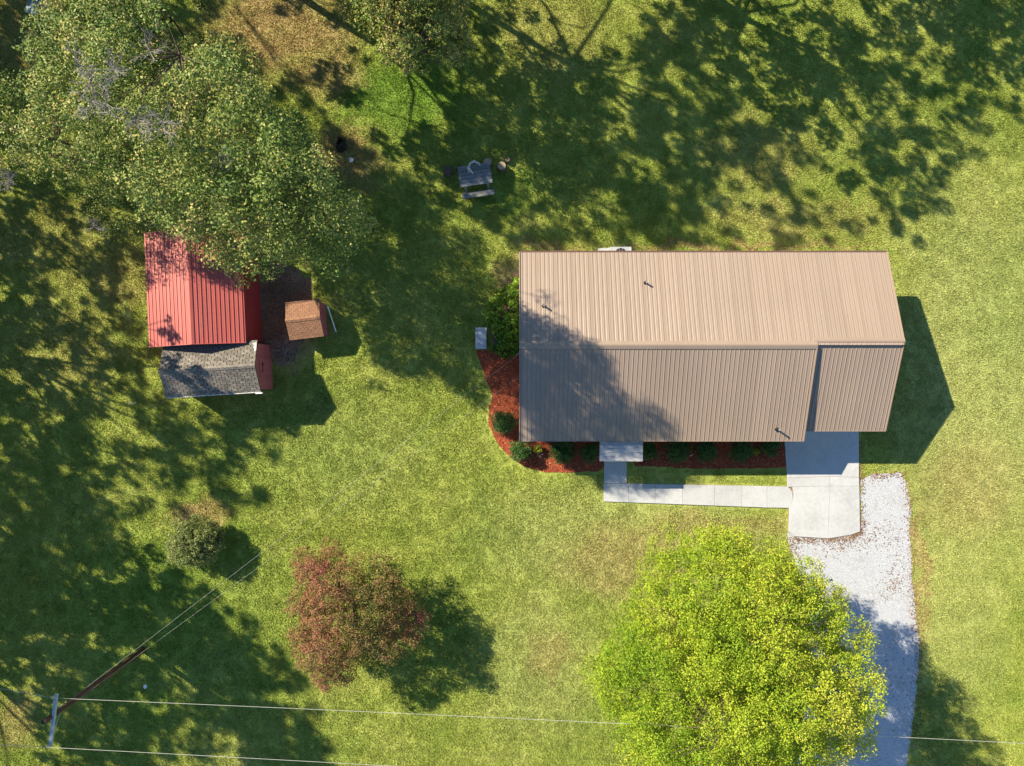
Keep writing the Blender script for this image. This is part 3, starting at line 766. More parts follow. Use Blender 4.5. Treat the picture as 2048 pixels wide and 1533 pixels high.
SUNLIT = [([(575, 595), (655, 590), (665, 690), (580, 690)], 1.3), ([(292, 572), (470, 575), (520, 600), (522, 688), (295, 690)], 2.6), ([(440, 690), (525, 690), (530, 790), (470, 790)], 2.4),
          ([(590, 545), (616, 545), (614, 602), (588, 602)], 0), ([(600, 700), (700, 715), (760, 750), (930, 800), (975, 930), (600, 990), (640, 840)], 0),
          ([(1150, 505), (1775, 505), (1815, 690), (1262, 690), (1180, 640)], 3.4), ([(1262, 690), (1810, 690), (1775, 880), (1405, 880), (1330, 800)], 3.3), ([(740, 150), (860, 150), (880, 230), (800, 270), (720, 240)], 0),
          ([(470, 30), (620, 40), (690, 90), (600, 150), (490, 90)], 0), ([(1400, 960), (2048, 960), (2048, 1533), (1000, 1533), (1000, 1020), (1390, 1020)], 0), ([(972, 790), (1000, 795), (1036, 800), (1036, 825), (1000, 880), (1060, 925), (1100, 925), (1100, 950), (1000, 940), (965, 870)], 0), ([(335, 1030), (450, 1030), (450, 1150), (335, 1150)], 1)]
FARLIT = [([(690, -60), (940, -60), (930, 120), (800, 150), (690, 60)], 6.0), ([(-60, 180), (100, 0), (320, 0), (520, 110), (620, 290), (400, 420), (150, 390), (-60, 370)], 11.5)]
def sunlit(x, y, h, rad, extra=()):
    for poly_, z_ in list(SUNLIT) + list(extra):
        if h <= z_ + .3: continue
        p_ = wp(x + SX * (h - z_), y + SY * (h - z_), z_)
        if inside(poly_, [p_[0]], [p_[1]])[0]: return True
        if edge_dist(poly_, [p_[0]], [p_[1]])[0] < rad * 20: return True
    return False

# ---- the big oak over the red shed
oak_poly = [(-150, 190), (-40, 160), (20, 165), (60, 140), (75, 80), (100, 30), (160, -10), (200, -80), (300, -70), (318, 10), (310, 60), (345, 100), (400, 95), (470, 92), (505, 110), (516, 160), (530, 220), (590, 255), (632, 290), (650, 340), (672, 400), (725, 425),
            (735, 470), (690, 520), (620, 540), (560, 530), (548, 565), (500, 585), (478, 540), (430, 548), (400, 560), (372, 548), (340, 525), (305, 520), (260, 535), (210, 500), (178, 460), (190, 420), (170, 385), (110, 372), (60, 380), (-60, 372), (-150, 380)]
r = np.random.default_rng(21); oc = []
xx, yy = r.uniform(-150, 740, 9000), r.uniform(-90, 590, 9000); ok = inside(oak_poly, xx, yy); xx, yy = xx[ok], yy[ok]; dd = edge_dist(oak_poly, xx, yy)
placed = []; bgs = []
for x, y, d in zip(xx, yy, dd):
    rb = r.uniform(.9, 1.85) * min(1, .5 + d / 120)
    if d < 26 * rb: continue
    hh = 5.6 + 8.6 * (1 - math.exp(-d / 110)) + r.normal(0, 1.1) - max(0, (x - 420)) / 320 * 2.6 - max(0, y - 380) / 200 * 1.8
    w_ = pw(x, y, hh)
    if all((w_[0] - q[0][0]) ** 2 + (w_[1] - q[0][1]) ** 2 + .35 * (hh - q[0][2]) ** 2 > (.70 * (rb + q[1])) ** 2 for q in bgs): bgs.append(((w_[0], w_[1], hh), rb))
placed = [(*c, q) for c, q in bough_clumps(bgs, r, (.34, .58), -.3, 1.15)]
# a thinner lower storey
for x, y, d in zip(xx[::3], yy[::3], dd[::3]):
    if d < 30: continue
    h = 4.2 + 5.0 * (1 - math.exp(-d / 110)) * r.uniform(.5, 1); w_ = pw(x, y, h)
    if all((w_[0] - q[0]) ** 2 + (w_[1] - q[1]) ** 2 + (h - q[2]) ** 2 > .55 for q in placed): placed.append((w_[0], w_[1], h, r.uniform(.5, .8)))
# the inner and upper boughs that shade the house, the awning and the lawn to the right of the tree
KD = .5
for poly_, z_, cov in (([(1040, 612), (1100, 640), (1180, 690), (1225, 720), (1245, 760), (1310, 820), (1372, 878), (1040, 880)], 3.4, .88), ([(1045, 550), (1080, 555), (1125, 580), (1120, 600), (1060, 605)], 3.4, .7),
                       ([(640, 420), (760, 330), (860, 400), (1040, 380), (1040, 640), (960, 690), (985, 790), (900, 770), (800, 740), (730, 690), (720, 620), (690, 560), (640, 560)], 0, .62), ([(885, 310), (1035, 310), (1035, 400), (885, 400)], .5, .9),
                       ([(950, 700), (1040, 700), (1040, 860), (985, 800)], 0, .75), ([(1080, 945), (1200, 940), (1370, 985), (1340, 1000), (1240, 990), (1150, 970)], 0, .5), ([(1199, 885), (1285, 885), (1285, 923), (1199, 923)], 2.2, .75)):
    q = np.array(poly_); A_ = abs(area([pw(*p, z_) for p in poly_])); n_ = r.poisson(-math.log(1 - cov) * A_ / (KD * (.62 if z_ == 0 else .8))); hs = np.arange(5.0, 16.6, .25); got = 0
    while got < n_:
        x, y = r.uniform(q[:, 0].min(), q[:, 0].max()), r.uniform(q[:, 1].min(), q[:, 1].max())
        if not inside(poly_, [x], [y])[0]: continue
        got += 1; X, Y = pw(x, y, z_)
        cand = [h for h in hs if inside(oak_poly, *[[v] for v in wp(X - SX * (h - z_), Y - SY * (h - z_), h)])[0]]
        if not cand: continue
        h = float(r.choice(cand[:max(6, len(cand) * 2 // 3)])) + r.uniform(-.12, .12)
        placed.append((X - SX * (h - z_), Y - SY * (h - z_), h, r.uniform(.38, .6) if z_ == 0 else r.uniform(.42, .75)))
oc = [((a, b_, c), d) for a, b_, c, d in placed if not sunlit(a, b_, c, d)]
ob = (-13.4, 9.6, 0)
oak = thing('oak_tree', ob, 'huge spreading oak with bare grey twigs in its crown, over the red shed', 'tree')
hue = lambda c: .10 * math.sin(c[0] * 1.1 + c[2]) + .09 * math.cos(c[1] * 1.4 - c[0] * .5)
V, T = crown_from_clumps(oc, 300, .112, r, lambda c, p, q: np.clip(.45 + hue(c) + q.normal(0, .09) + q.normal(0, .15, len(p)), 0, 1), .5, .8, 3)
finish_tree(oak, limbs(ob, (-13.2, 10.0, 9.0), oc, r, .36, 11, .015, -1.4), M['bark'], V, T, M['oak'])
# bare twigs on top of the oak
def bare(parent, px, py, h, n, L, seed):
    rr_ = np.random.default_rng(seed); b = MB(); x, y = pw(px, py, h); s0_ = Vector((x, y, h))
    for k in range(n):
        a = rr_.uniform(0, 6.28); el = rr_.uniform(-.15, .7); l = L * rr_.uniform(.5, 1.1)
        d = Vector((math.cos(a) * math.cos(el), math.sin(a) * math.cos(el), math.sin(el))); e_ = s0_ + d * l; m_ = s0_ + d * l * .5 + Vector(rr_.normal(0, .08, 3).tolist())
        b.tube([s0_, m_, e_], [.015, .010, .004], 4, False)
        for q in range(9):
            t = rr_.uniform(.3, 1); p = s0_.lerp(m_, t * 2) if t < .5 else m_.lerp(e_, t * 2 - 1)
            d2 = (d + Vector(rr_.normal(0, .6, 3).tolist())).normalized(); b.tube([p, p + d2 * l * rr_.uniform(.2, .45)], [.008, .004], 3, False)
    o = b.build('dead_branch', M['dead']); o.parent = parent; o.location = -Vector(parent.location); o['label'] = 'bare grey dead branch in the green crown'
r2 = np.random.default_rng(77)
sprays = [(20, 362, 10.2, 22, .5), (190, 455, 8.6, 14, .45), (300, 105, 14.6, 9, .8), (440, 310, 13.8, 8, .7), (330, 262, 15.0, 9, .9)]
for _ in range(9): sprays.append((215 + r2.normal(0, 34), 170 + r2.normal(0, 52), 15.2 + r2.normal(0, .3), int(r2.integers(6, 11)), r2.uniform(.5, 1.0)))
for _ in range(4): sprays.append((275 + r2.normal(0, 30), 248 + r2.normal(0, 20), 15.3 + r2.normal(0, .3), int(r2.integers(5, 9)), r2.uniform(.6, 1.1)))
for i, (x, y, h, n, L) in enumerate(sprays): bare(oak, x, y, h, n, L, 50 + i)

# ---- tree whose crown reaches in at the top edge
top_poly = [(690, -120), (960, -120), (945, 0), (930, 40), (935, 90), (925, 120), (890, 118), (870, 100), (850, 85), (846, 120), (830, 150), (790, 145), (782, 120), (760, 105), (770, 75), (740, 70), (700, 60), (688, 30)]
r = np.random.default_rng(33); tc = []
for x, y in zip(r.uniform(680, 960, 900), r.uniform(-120, 150, 900)):
    if not inside(top_poly, x, y): continue
    d = float(edge_dist(top_poly, x, y)); 
    if d < 8: continue
    h = 4.3 + 3.6 * (1 - math.exp(-d / 60)) + r.normal(0, .5); w_ = pw(x, y, h); rad = r.uniform(.4, .7)
    if all((w_[0] - q[0][0]) ** 2 + (w_[1] - q[0][1]) ** 2 + (h - q[0][2]) ** 2 > (.66 * (rad + q[1])) ** 2 for q in tc): tc.append(((w_[0], w_[1], h), rad))
tb = (*pw(850, 85), 0)
tt = thing('oak_tree', tb, 'smaller sunlit tree with a thin gappy crown at the top edge', 'tree')
tc = bough_clumps(tc, r, (.22, .36), -.4, .8)
V, T = crown_from_clumps(tc, 360, .115, r, lambda c, p, q: .54 + .12 * math.sin(c[0] * 2) + q.normal(0, .2, len(p)), .5, .8, 5)
finish_tree(tt, limbs(tb, (tb[0] - .2, tb[1] + .4, 6.5), tc, r, .2, 6, .018, .2), M['bark'], V, T, M['oak'])

def dome_tree(root, base, cen, R, Rz, nb, brad, crad, per, size, leafmat, seed, tint, r0, lobes=.16, twigs=240, trans=None, flat=.3, bark='bark', core=True, spread=.78, down=-.5):
    r = np.random.default_rng(seed); bg_ = []; ph = r.uniform(0, 6.28, 6); tries = 0
    while len(bg_) < nb and tries < nb * 80:
        tries += 1
        d = r.normal(0, 1, 3); d /= np.linalg.norm(d)
        if d[2] < down: continue
        az = math.atan2(d[1], d[0]); rb = r.uniform(*brad)
        k = 1 + lobes * (.5 * math.sin(3 * az + ph[0]) + .4 * math.sin(5 * az + ph[1] + 3 * d[2]) + .5 * math.sin(9 * az + ph[2] + 5 * d[2]))
        kk = k * (1 - rb / R * .85) * r.uniform(.9, 1.05)
        p = np.array(cen) + np.array([d[0] * R, d[1] * R, d[2] * Rz]) * kk
        if p[2] < .2: continue
        if all(np.sum((p - c[0]) ** 2) > (spread * (rb + c[1])) ** 2 for c in bg_): bg_.append((p, rb))
    cl = bough_clumps(bg_, r, crad)
    if core:      # sparse leaves deep inside the crown
        for _ in range(int(nb * 1.6)):
            d = r.normal(0, 1, 3); d /= np.linalg.norm(d); q = r.uniform(.25, .62); p = np.array(cen) + np.array([d[0] * R, d[1] * R, d[2] * Rz]) * q
            if p[2] > .4: cl.append((tuple(p), crad[1] * 1.3))
    V, T = crown_from_clumps(cl, per, size, r, tint, flat, .8, seed)
    return finish_tree(root, limbs(base, (cen[0], cen[1], cen[2] + Rz * .5), cl, r, r0, 9, .012, 0, twigs), M[bark], V, T, leafmat)

yb = (10.1, -12.9, 0)
yel = thing('shade_tree', yb, 'broad bright yellow-green tree beside the gravel drive', 'tree')
dome_tree(yel, yb, (10.25, -13.3, 5.9), 6.1, 4.7, 175, (.8, 1.35), (.28, .46), 560, .087, M['yellow'], 61, lambda c, p, q: .47 + .06 * math.sin(c[0] * 1.3 + c[1] * .7) + .17 * (c[0] - 10) / 7 + q.normal(0, .07) + q.normal(0, .11, len(p)), .3, .13, 200, spread=.63, flat=.42)
rb = (*pw(728, 1186), 0)
redt = thing('maple_tree', (rb[0], rb[1], 0), 'small red-leaved tree alone on the open front lawn', 'tree')
dome_tree(redt, (rb[0], rb[1], 0), (-8.45, -11.75, 2.7), 2.95, 1.9, 84, (.45, .8), (.2, .36), 520, .085, M['redleaf'], 71, lambda c, p, q: .42 + .15 * math.sin(c[0] * 1.2 + 6.9) + .06 * math.cos(c[1] * 2) + q.normal(0, .1) + q.normal(0, .16, len(p)), .12, .42, 160, core=False, spread=.68, flat=.45)
bb = (*pw(397, 1080), 0)
bush = thing('round_bush', (bb[0], bb[1], 0), 'big rounded olive-brown bush alone on the left lawn', 'bush')
dome_tree(bush, (bb[0], bb[1], 0), (-17.15, -8.65, 1.05), 1.5, 1.0, 80, (.28, .42), (.15, .24), 1300, .07, M['bushleaf'], 81, lambda c, p, q: .5 + .10 * math.sin(c[0] * 3) + q.normal(0, .22, len(p)), .09, .05, 60)

# ---- clipped shrubs round the house
SH = [(1007, 845, .70, .60, 'round clipped shrub at the curve of the mulch bed'), (1040, 902, .66, .55, 'round clipped shrub tucked against the house corner'),
      (1125, 901, .75, .50, 'dark clipped shrub on the bare mulch left of the awning'), (1180, 905, .60, .50, 'dark shrub touching the left side of the awning'),
      (1296, 903, .55, .50, 'dark shrub touching the right side of the awning'), (1356, 902, .70, .55, 'round shrub left of the small white wire in the front bed'),
      (1413, 902, .64, .50, 'round shrub right of the small white wire in the front bed'), (1483, 902, .66, .55, 'round shrub with a small pale plant on its right'), (1541, 896, .56, .50, 'last round shrub of the front bed, next to the driveway')]
for i, (px, py, R, hc, lab) in enumerate(SH):
    x, y = pw(px, py, hc)
    o = thing('garden_shrub', (x, y, 0), lab, 'shrub', 'clipped shrubs in the mulch bed')
    dome_tree(o, (x, y, 0), (x, y, hc), R * .98, hc * .95, 26, (.2, .3), (.12, .18), 1500, .06, M['shrubleaf'], 200 + i, lambda c, p, q: .48 + q.normal(0, .08) + q.normal(0, .2, len(p)), .04, .06, 30)
# two small pale plants
for i, (px, py, R, lab) in enumerate([(1074, 899, .24, 'small yellowish plant between two shrubs at the house corner'), (1511, 904, .20, 'small pale plant between the last two shrubs of the front bed')]):
    x, y = pw(px, py, .3); o = thing('garden_plant', (x, y, 0), lab, 'plant')
    dome_tree(o, (x, y, 0), (x, y, .32), R, .25, 6, (.1, .14), (.07, .1), 2200, .06, M['yellow'], 240 + i, lambda c, p, q: .5 + q.normal(0, .2, len(p)), .02, .1, 12, core=False)
# broad-leaved shrub at the gable end
r = np.random.default_rng(91); bl = []; lp = [(1040, 560), (1022, 562), (1000, 585), (982, 598), (974, 630), (980, 660), (1000, 680), (985, 700), (1002, 714), (1030, 705), (1050, 690), (1052, 570)]
for x, y in zip(r.uniform(970, 1052, 900), r.uniform(556, 716, 900)):
    if not inside(lp, x, y): continue
    d = float(edge_dist(lp, x, y)); h = .35 + 1.25 * (1 - math.exp(-d / 16)) + r.normal(0, .1)
    if y > 690: h *= .5
    w_ = pw(x, y, h); rad = r.uniform(.2, .34)
    if w_[0] > .62: continue
    if all((w_[0] - q[0][0]) ** 2 + (w_[1] - q[0][1]) ** 2 + (h - q[0][2]) ** 2 > (.6 * (rad + q[1])) ** 2 for q in bl): bl.append(((w_[0], w_[1], h), rad))
lb = (*pw(1012, 640), 0)
ls = thing('leafy_shrub', (lb[0], lb[1], 0), 'bright broad-leaved shrub against the gable end of the house', 'shrub')
V, T = crown_from_clumps(bl, 320, .20, r, lambda c, p, q: .42 + .25 * (c[1] - 3.5) / 2 + q.normal(0, .2, len(p)), .45, .8, 9)  # leaf tint brightens towards the rear: the shrub's sunlit end put into the colour
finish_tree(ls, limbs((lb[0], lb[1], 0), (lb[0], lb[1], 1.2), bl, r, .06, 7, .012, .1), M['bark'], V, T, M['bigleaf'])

# ------------------------------------------------------------------ tall trees that stand outside the picture and shade it
# shade seen on the ground, one digit per 64 px of the photograph (0 open .. 9 dense)
SHADE = ["88777763333444543223467534446787",
         "88777755334333553124685575743586",
         "87666655445455467653776668765545",
         "76666666545424867755876575336464",
         "66666666655546976767866874356431",
         "66666666666446994636677553565200",
         "56377777776656464455875244355100",
         "86455555500000004645643122222000",
         "85350000000000000000000000000000",
         "76660000000000000000000000000000",
         "75665000000000000000000000000000",
         "85666000000000000000000000000000",
         "87757400000000000000000000000000",
         "77655656300000000000000000000000",
         "88844645400000000000000000000000",
         "97934444200000000000000000000000",
         "89951000000000000000000000000000",
         "99675200000000000000000000000000",
         "99878740000000000000000000000000",
         "97888993000000000000000000000000",
         "88887998200000000000000000000000",
         "46887789720000000000000000000000",
         "06878779960000000000000000000000",
         "02687547981000000000000000000000"]
COV = [0, .10, .22, .35, .50, .63, .75, .86, .95, .99]
def uv(u, v): return (.835 * u + .55 * v, -.55 * u + .835 * v)
BASES = [(uv(-25, -30), 'bottom left corner'), (uv(-24, -22.5), 'utility pole'), (uv(-39, -22), 'left edge below the sheds'), (uv(-32, -14), 'lawn left of the grey shed'), (uv(-37, -7), 'lawn left of the red shed'),
         (uv(-39, 3), 'top left corner'), (uv(-19, 16), 'lawn right of the picnic table'), (uv(-6, 24), 'lawn behind the house'), (uv(0, 32.5), 'top right corner'), (uv(-24, 11.5), 'picnic table')]
r = np.random.default_rng(5)
tclumps = [[] for _ in BASES]; TB = np.array([b_[0] for b_ in BASES])
for row in range(-4, 26):
    for colm in range(-5, 35):
        d = int(SHADE[min(max(row, 0), 23)][min(max(colm, 0), 31)])
        if row < 0 and colm < 0: d = 7
        if d == 0: continue
        lam = -math.log(1 - COV[d]) * 3.18 / .47
        for _ in range(r.poisson(lam)):
            gx_ = (colm + .5 + r.triangular(-.75, 0, .75)) * 64; gy_ = (row + .5 + r.triangular(-.75, 0, .75)) * 64
            x, y = pw(gx_, gy_)
            u = np.array([x, y])[None] - TB
            h = np.clip((u[:, 0] * SX + u[:, 1] * SY) / (SX * SX + SY * SY), 6.5, 16.5)
            px_, py_ = x - SX * h, y - SY * h
            dist = np.hypot(px_ - TB[:, 0], py_ - TB[:, 1]); k = int(dist.argmin())
            hk = float(np.clip(h[k] + r.normal(0, 1.1), 6.5, 17.5))
            rk = r.uniform(.25, .54)
            if not sunlit(x - SX * hk, y - SY * hk, hk, rk * .5, FARLIT): tclumps[k].append(((x - SX * hk, y - SY * hk, hk), rk))
for poly_, z_, cov in (([(312, 640), (345, 625), (365, 660), (350, 690), (325, 685)], 2.7, .6), ([(326, 738), (400, 732), (475, 792), (336, 795)], 2.4, .85), ([(325, 695), (365, 695), (372, 722), (330, 735)], 2.4, .6)):
    q = np.array(poly_); n_ = r.poisson(-math.log(1 - cov) * abs(area([pw(*p, z_) for p in poly_])) / .4); got = 0
    while got < n_:
        x, y = r.uniform(q[:, 0].min(), q[:, 0].max()), r.uniform(q[:, 1].min(), q[:, 1].max())
        if not inside(poly_, [x], [y])[0]: continue
        got += 1; X, Y = pw(x, y, z_); hk = 10.5 + r.normal(0, .6)
        p_ = (X - SX * (hk - z_), Y - SY * (hk - z_), hk); k = int(np.hypot(TB[:, 0] - p_[0], TB[:, 1] - p_[1]).argmin()); tclumps[k].append((p_, r.uniform(.25, .4)))
for k, (b_, where) in enumerate(BASES):
    cl = tclumps[k]
    if not cl: continue
    o = thing('tall_tree', (b_[0], b_[1], 0), 'tall tree out of view whose shadow falls on the ' + where, 'tree', 'tall trees standing round the yard')
    V, T = crown_from_clumps(cl, 190, .25, r, lambda c, p, q: .45 + q.normal(0, .2, len(p)), .3, .75, 300 + k)
    hm = np.percentile([c[0][2] for c in cl], 80); cxm, cym = np.mean([c[0][0] for c in cl]), np.mean([c[0][1] for c in cl])
    finish_tree(o, limbs((b_[0], b_[1], 0), (.6 * b_[0] + .4 * cxm, .6 * b_[1] + .4 * cym, hm), cl, r, .22, 9, .02, .3, 160), M['bark'], V, T, M['farleaf'])

# ------------------------------------------------------------------ utility pole and lines
ux_, uy_ = pw(287, 1300); PH = 7.95
pole = thing('utility_pole', (ux_, uy_, 0), 'brown wooden utility pole with a pale crossarm on the left lawn', 'utility pole')
MB().tube([(0, 0, -.1), (0, 0, 3), (0, 0, PH)], [.16, .145, .115], 12).build('pole', M['pole'], pole, True)
a0 = Vector((*pw(113, 1388, 7.62), 7.62)) - pole.location; a1_ = Vector((*pw(101, 1492, 7.62), 7.62)) - pole.location
sh = Vector((-.15, .0, 0))
bar('crossarm', a0, a1_, .12, .12, M['arm'], pole)
mid_ = (a0 + a1_) / 2
for s in (-1, 1): bar('brace', mid_ + (a0 - a1_).normalized() * s * .75 + Vector((0, 0, -.05)), Vector((0, 0, 6.9)), .03, .03, M['galv'], pole)
for e_ in (a0.lerp(a1_, .03), a0.lerp(a1_, .97)):
    MB().tube([e_ + Vector((0, 0, .06)), e_ + Vector((0, 0, .12)), e_ + Vector((0, 0, .2)), e_ + Vector((0, 0, .24))], [.03, .06, .055, .02], 8).build('insulator', M['galv'], pole)
MB().tube([(-.2, -.13, PH - .45), (-.2, -.13, PH - .1)], [.09, .09], 10).build('cutout', M['black'], pole)
def wire(name, label, pts, rad, sag, n=24):
    out = []
    for (p, q) in zip(pts[:-1], pts[1:]):
        p, q = Vector(p), Vector(q)
        for i in range(n + 1):
            t = i / n; v = p.lerp(q, t); v.z -= 4 * sag * t * (1 - t); out.append(v)
    out = [v for i, v in enumerate(out) if i == 0 or (v - out[i - 1]).length > 1e-4]
    o = MB().tube(out, [rad] * len(out), 5).build(name, M['wire']); return tag(o, label, 'power line', 'overhead wires')
T0 = Vector(pole.location) + a0.lerp(a1_, .03) + Vector((0, 0, .25)); T1 = Vector(pole.location) + a0.lerp(a1_, .97) + Vector((0, 0, .25))
e0 = pw(2048, 1488, 7.8); e1 = pw(700, 1529, 7.8)
ext = lambda a, b_, k: (a[0] + (b_[0] - a[0]) * k, a[1] + (b_[1] - a[1]) * k, 7.85)
l0 = pw(0, 1377, 7.8); l1 = pw(0, 1489, 7.8)
wire('power_line', 'long bare wire crossing the front lawn from the inner crossarm end', [ext(T0, l0, 9), T0, ext(T0, e0, 1.25)], .009, .15)
wire('power_line', 'bare wire from the outer crossarm end leaving at the bottom edge', [ext(T1, l1, 9), T1, ext(T1, e1, 4)], .009, .15)
ptop = Vector(pole.location) + Vector((0, 0, 7.3)); hx, hy = pw(1036, 706, 3.7); hx2, hy2 = pw(1037, 752, 3.0)
wire('service_line', 'upper of the two thin wires running from the pole to the house', [ptop + Vector((0, .1, .0)), (.42, hy, 3.75)], .0038, .25)
wire('service_line', 'lower of the two thin wires running from the pole to the house', [ptop + Vector((0, -.1, -1.2)), (.42, hy2, 2.95)], .0034, .25)

# ------------------------------------------------------------------ picnic table, stumps and odds and ends
tx, ty = pw(951, 357, .75)
pt = thing('picnic_table', (tx, ty, 0), 'weathered grey picnic table under the shade of the trees', 'picnic table', rz=math.radians(8.6))
PL = 1.78
for i in range(4): MB().box((0, .33 - i * .2, .735), (PL, .185, .04)).build('tabletop_plank', M['wood_grey'], pt)
for y in (-.70, -.86): MB().box((.03, y, .43), (PL, .145, .04)).build('bench_plank', M['wood_grey'], pt)
for y in (.62, .78): MB().box((0, y, .43), (PL, .145, .04)).build('bench_plank', M['wood_grey'], pt)
for x in (-.62, .62):
    for s in (-1, 1): bar('leg', (x, s * .28, .71), (x, s * .66, 0), .09, .04, M['wood_grey'], pt)
    MB().box((x + .05, 0, .385), (.04, 1.75, .09)).build('support', M['wood_grey'], pt); MB().box((x + .05, 0, .68), (.04, .74, .07)).build('support', M['wood_grey'], pt)
def stump(px, py, R, H, label, tilt=0.0, top='log_end'):
    x, y = pw(px, py, H); o = thing('log_stump', (x, y, 0), label, 'stump', 'stumps round the picnic table')
    rr_ = random.Random(int(px)); b = MB(); n = 14; ring = [R * rr_.uniform(.9, 1.08) for _ in range(n)]
    for z, k in ((-.02, 1.12), (H * .5, 1.0), (H, .97)): b.v += [(ring[i] * k * math.cos(6.283 * i / n), ring[i] * k * math.sin(6.283 * i / n), z) for i in range(n)]
    for lv in range(2):
        for i in range(n): j = (i + 1) % n; b.f.append([lv * n + i, lv * n + j, lv * n + n + j, lv * n + n + i])
    b.build('bark', M['bark'], o); c = MB(); c.face([(ring[i] * .93 * math.cos(6.283 * i / n), ring[i] * .93 * math.sin(6.283 * i / n), H + .004) for i in range(n)]); c.f = [c.f[0]]
    c.build('cut_face', M[top], o); o.rotation_euler = (tilt, tilt, 0)
stump(1003, 332, .25, .45, 'pale cut stump at the right end of the picnic table')
stump(896, 341, .27, .4, 'dark upright stump at the left end of the picnic table', 0, 'bark')
stump(975, 325, .24, .42, 'broad greyish stump behind the right half of the picnic table')
stump(1015, 319, .15, .3, 'small stump behind the pale cut stump', 0, 'bark')
stump(920, 338, .22, .35, 'dark low stump between the left stump and the table', 0, 'bark')
# bleached branch lying on the table
b = MB(); k = lambda px, py, z=.80: Vector((*pw(px, py, z), z))
b.tube([k(936, 339, .5), k(940, 328, .55), k(948, 323, .6), k(957, 327, .58), k(960, 332, .5)], [.05, .07, .07, .05, .03], 6); b.tube([k(937, 336, .6), k(941, 342, .8), k(946, 348, .82)], [.05, .05, .03], 6); b.tube([k(936, 337, .6), k(938, 346, .82)], [.04, .02], 6); b.tube([k(938, 333, .58), k(932, 337, .6)], [.04, .015], 6)
tag(b.build('driftwood', M['dirty_white']), 'bleached curving branch lying behind the picnic table', 'driftwood')
# burnt stump
x, y = pw(681, 288, .2); o = thing('burnt_stump', (x, y, 0), 'blackened jagged stump in a dry patch under the oak', 'stump')
b = MB(); rr_ = random.Random(4)
for i in range(9):
    a = i * .7; b.tube([(math.cos(a) * .22, math.sin(a) * .34, -.02), (math.cos(a) * .15 + rr_.uniform(-.05, .05), math.sin(a) * .26, rr_.uniform(.25, .6))], [.12, .05], 6)
b.build('charred_wood', M['black'], o)
def rag(px, py, s, name, label, cat, seed):
    rr_ = random.Random(seed); x, y = pw(px, py); b = MB(); n = 9
    b.v = [(x, y, s * .5)] + [(x + s * rr_.uniform(.55, 1.1) * math.cos(6.283 * i / n), y + s * rr_.uniform(.55, 1.1) * math.sin(6.283 * i / n), .05 + rr_.uniform(0, s * .4)) for i in range(n)]
    b.v += [(v[0], v[1], .0) for v in b.v[1:]]
    b.f = [[0, 1 + i, 1 + (i + 1) % n] for i in range(n)] + [[1 + n + i, 1 + n + (i + 1) % n, 1 + (i + 1) % n, 1 + i] for i in range(n)]
    tag(b.build(name, M['white']), label, cat)
rag(292, 1373, .12, 'plastic_bag', 'crumpled white bag lying on the shaded grass near the pole', 'bag', 3)
rag(703, 321, .14, 'paper_scrap', 'crumpled white scrap on the ground below the burnt stump', 'scrap', 5)
# thin stake on the left lawn
x, y = pw(272, 806); o = MB().tube([(x, y, -.05), (x, y, .7)], [.025, .02], 6).build('marker_stake', M['white']); tag(o, 'thin pale stake standing in the grass below the grey shed', 'stake')
# blue tarpaulin in the top left corner
x, y = pw(82, 6); b = MB(); rr_ = random.Random(8); n = 6
for i in range(n + 1):
    for j in range(n + 1): b.v.append((x + (i / n - .5) * 1.5 + rr_.uniform(-.08, .08), y + (j / n - .5) * 1.3 + rr_.uniform(-.08, .08), .06 if i in (0, n) or j in (0, n) else rr_.uniform(.1, .4)))
for i in range(n):
    for j in range(n): a = i * (n + 1) + j; b.f.append([a, a + n + 1, a + n + 2, a + 1])
M['tarp'] = simple('dull_blue_tarp', (.10, .16, .21), (.20, .28, .33), 5, .55)
tag(b.build('tarpaulin', M['tarp']), 'rumpled dull blue tarpaulin in the top left corner', 'tarpaulin')
# brush pile between the sheds
x, y = pw(570, 703); b = MB(); rr_ = np.random.default_rng(12)
for i in range(90):
    p = Vector((x + rr_.normal(0, .42), y + rr_.normal(0, .35), abs(rr_.normal(.12, .12)))); d = Vector((rr_.normal(), rr_.normal(), rr_.normal() * .35)).normalized() * rr_.uniform(.3, .8)
    b.tube([p, p + d * .5 + Vector(rr_.normal(0, .04, 3).tolist()), p + d], [.014, .011, .006], 4, False)
tag(b.build('brush_pile', M['dead']), 'heap of bare twigs between the grey shed and the brown hut', 'brush pile')
# white wire plant support, drip of white at the front bed
x, y = pw(1381, 910); b = MB(); b.tube([(x - .12, y - .05, 0), (x - .1, y, .3), (x, y + .02, .34), (x + .1, y + .06, .3), (x + .13, y + .04, 0)], [.012] * 5, 5); b.tube([(x - .02, y - .1, 0), (x + .0, y + .02, .34), (x + .03, y + .12, 0)], [.012] * 3, 5)
tag(b.build('plant_support', M['white']), 'small white wire hoop between two shrubs of the front bed', 'plant support')
x, y = pw(1078, 908); b = MB()
for k_ in range(5): a = k_ * 1.3; b.tube([(x, y, .0), (x + .08 * math.cos(a), y + .08 * math.sin(a), .3), (x + .22 * math.cos(a), y + .22 * math.sin(a), .36)], [.014, .01, .006], 4)
tag(b.build('bare_twigs', M['dead']), 'little spray of pale bare twigs by the yellowish plant', 'plant')
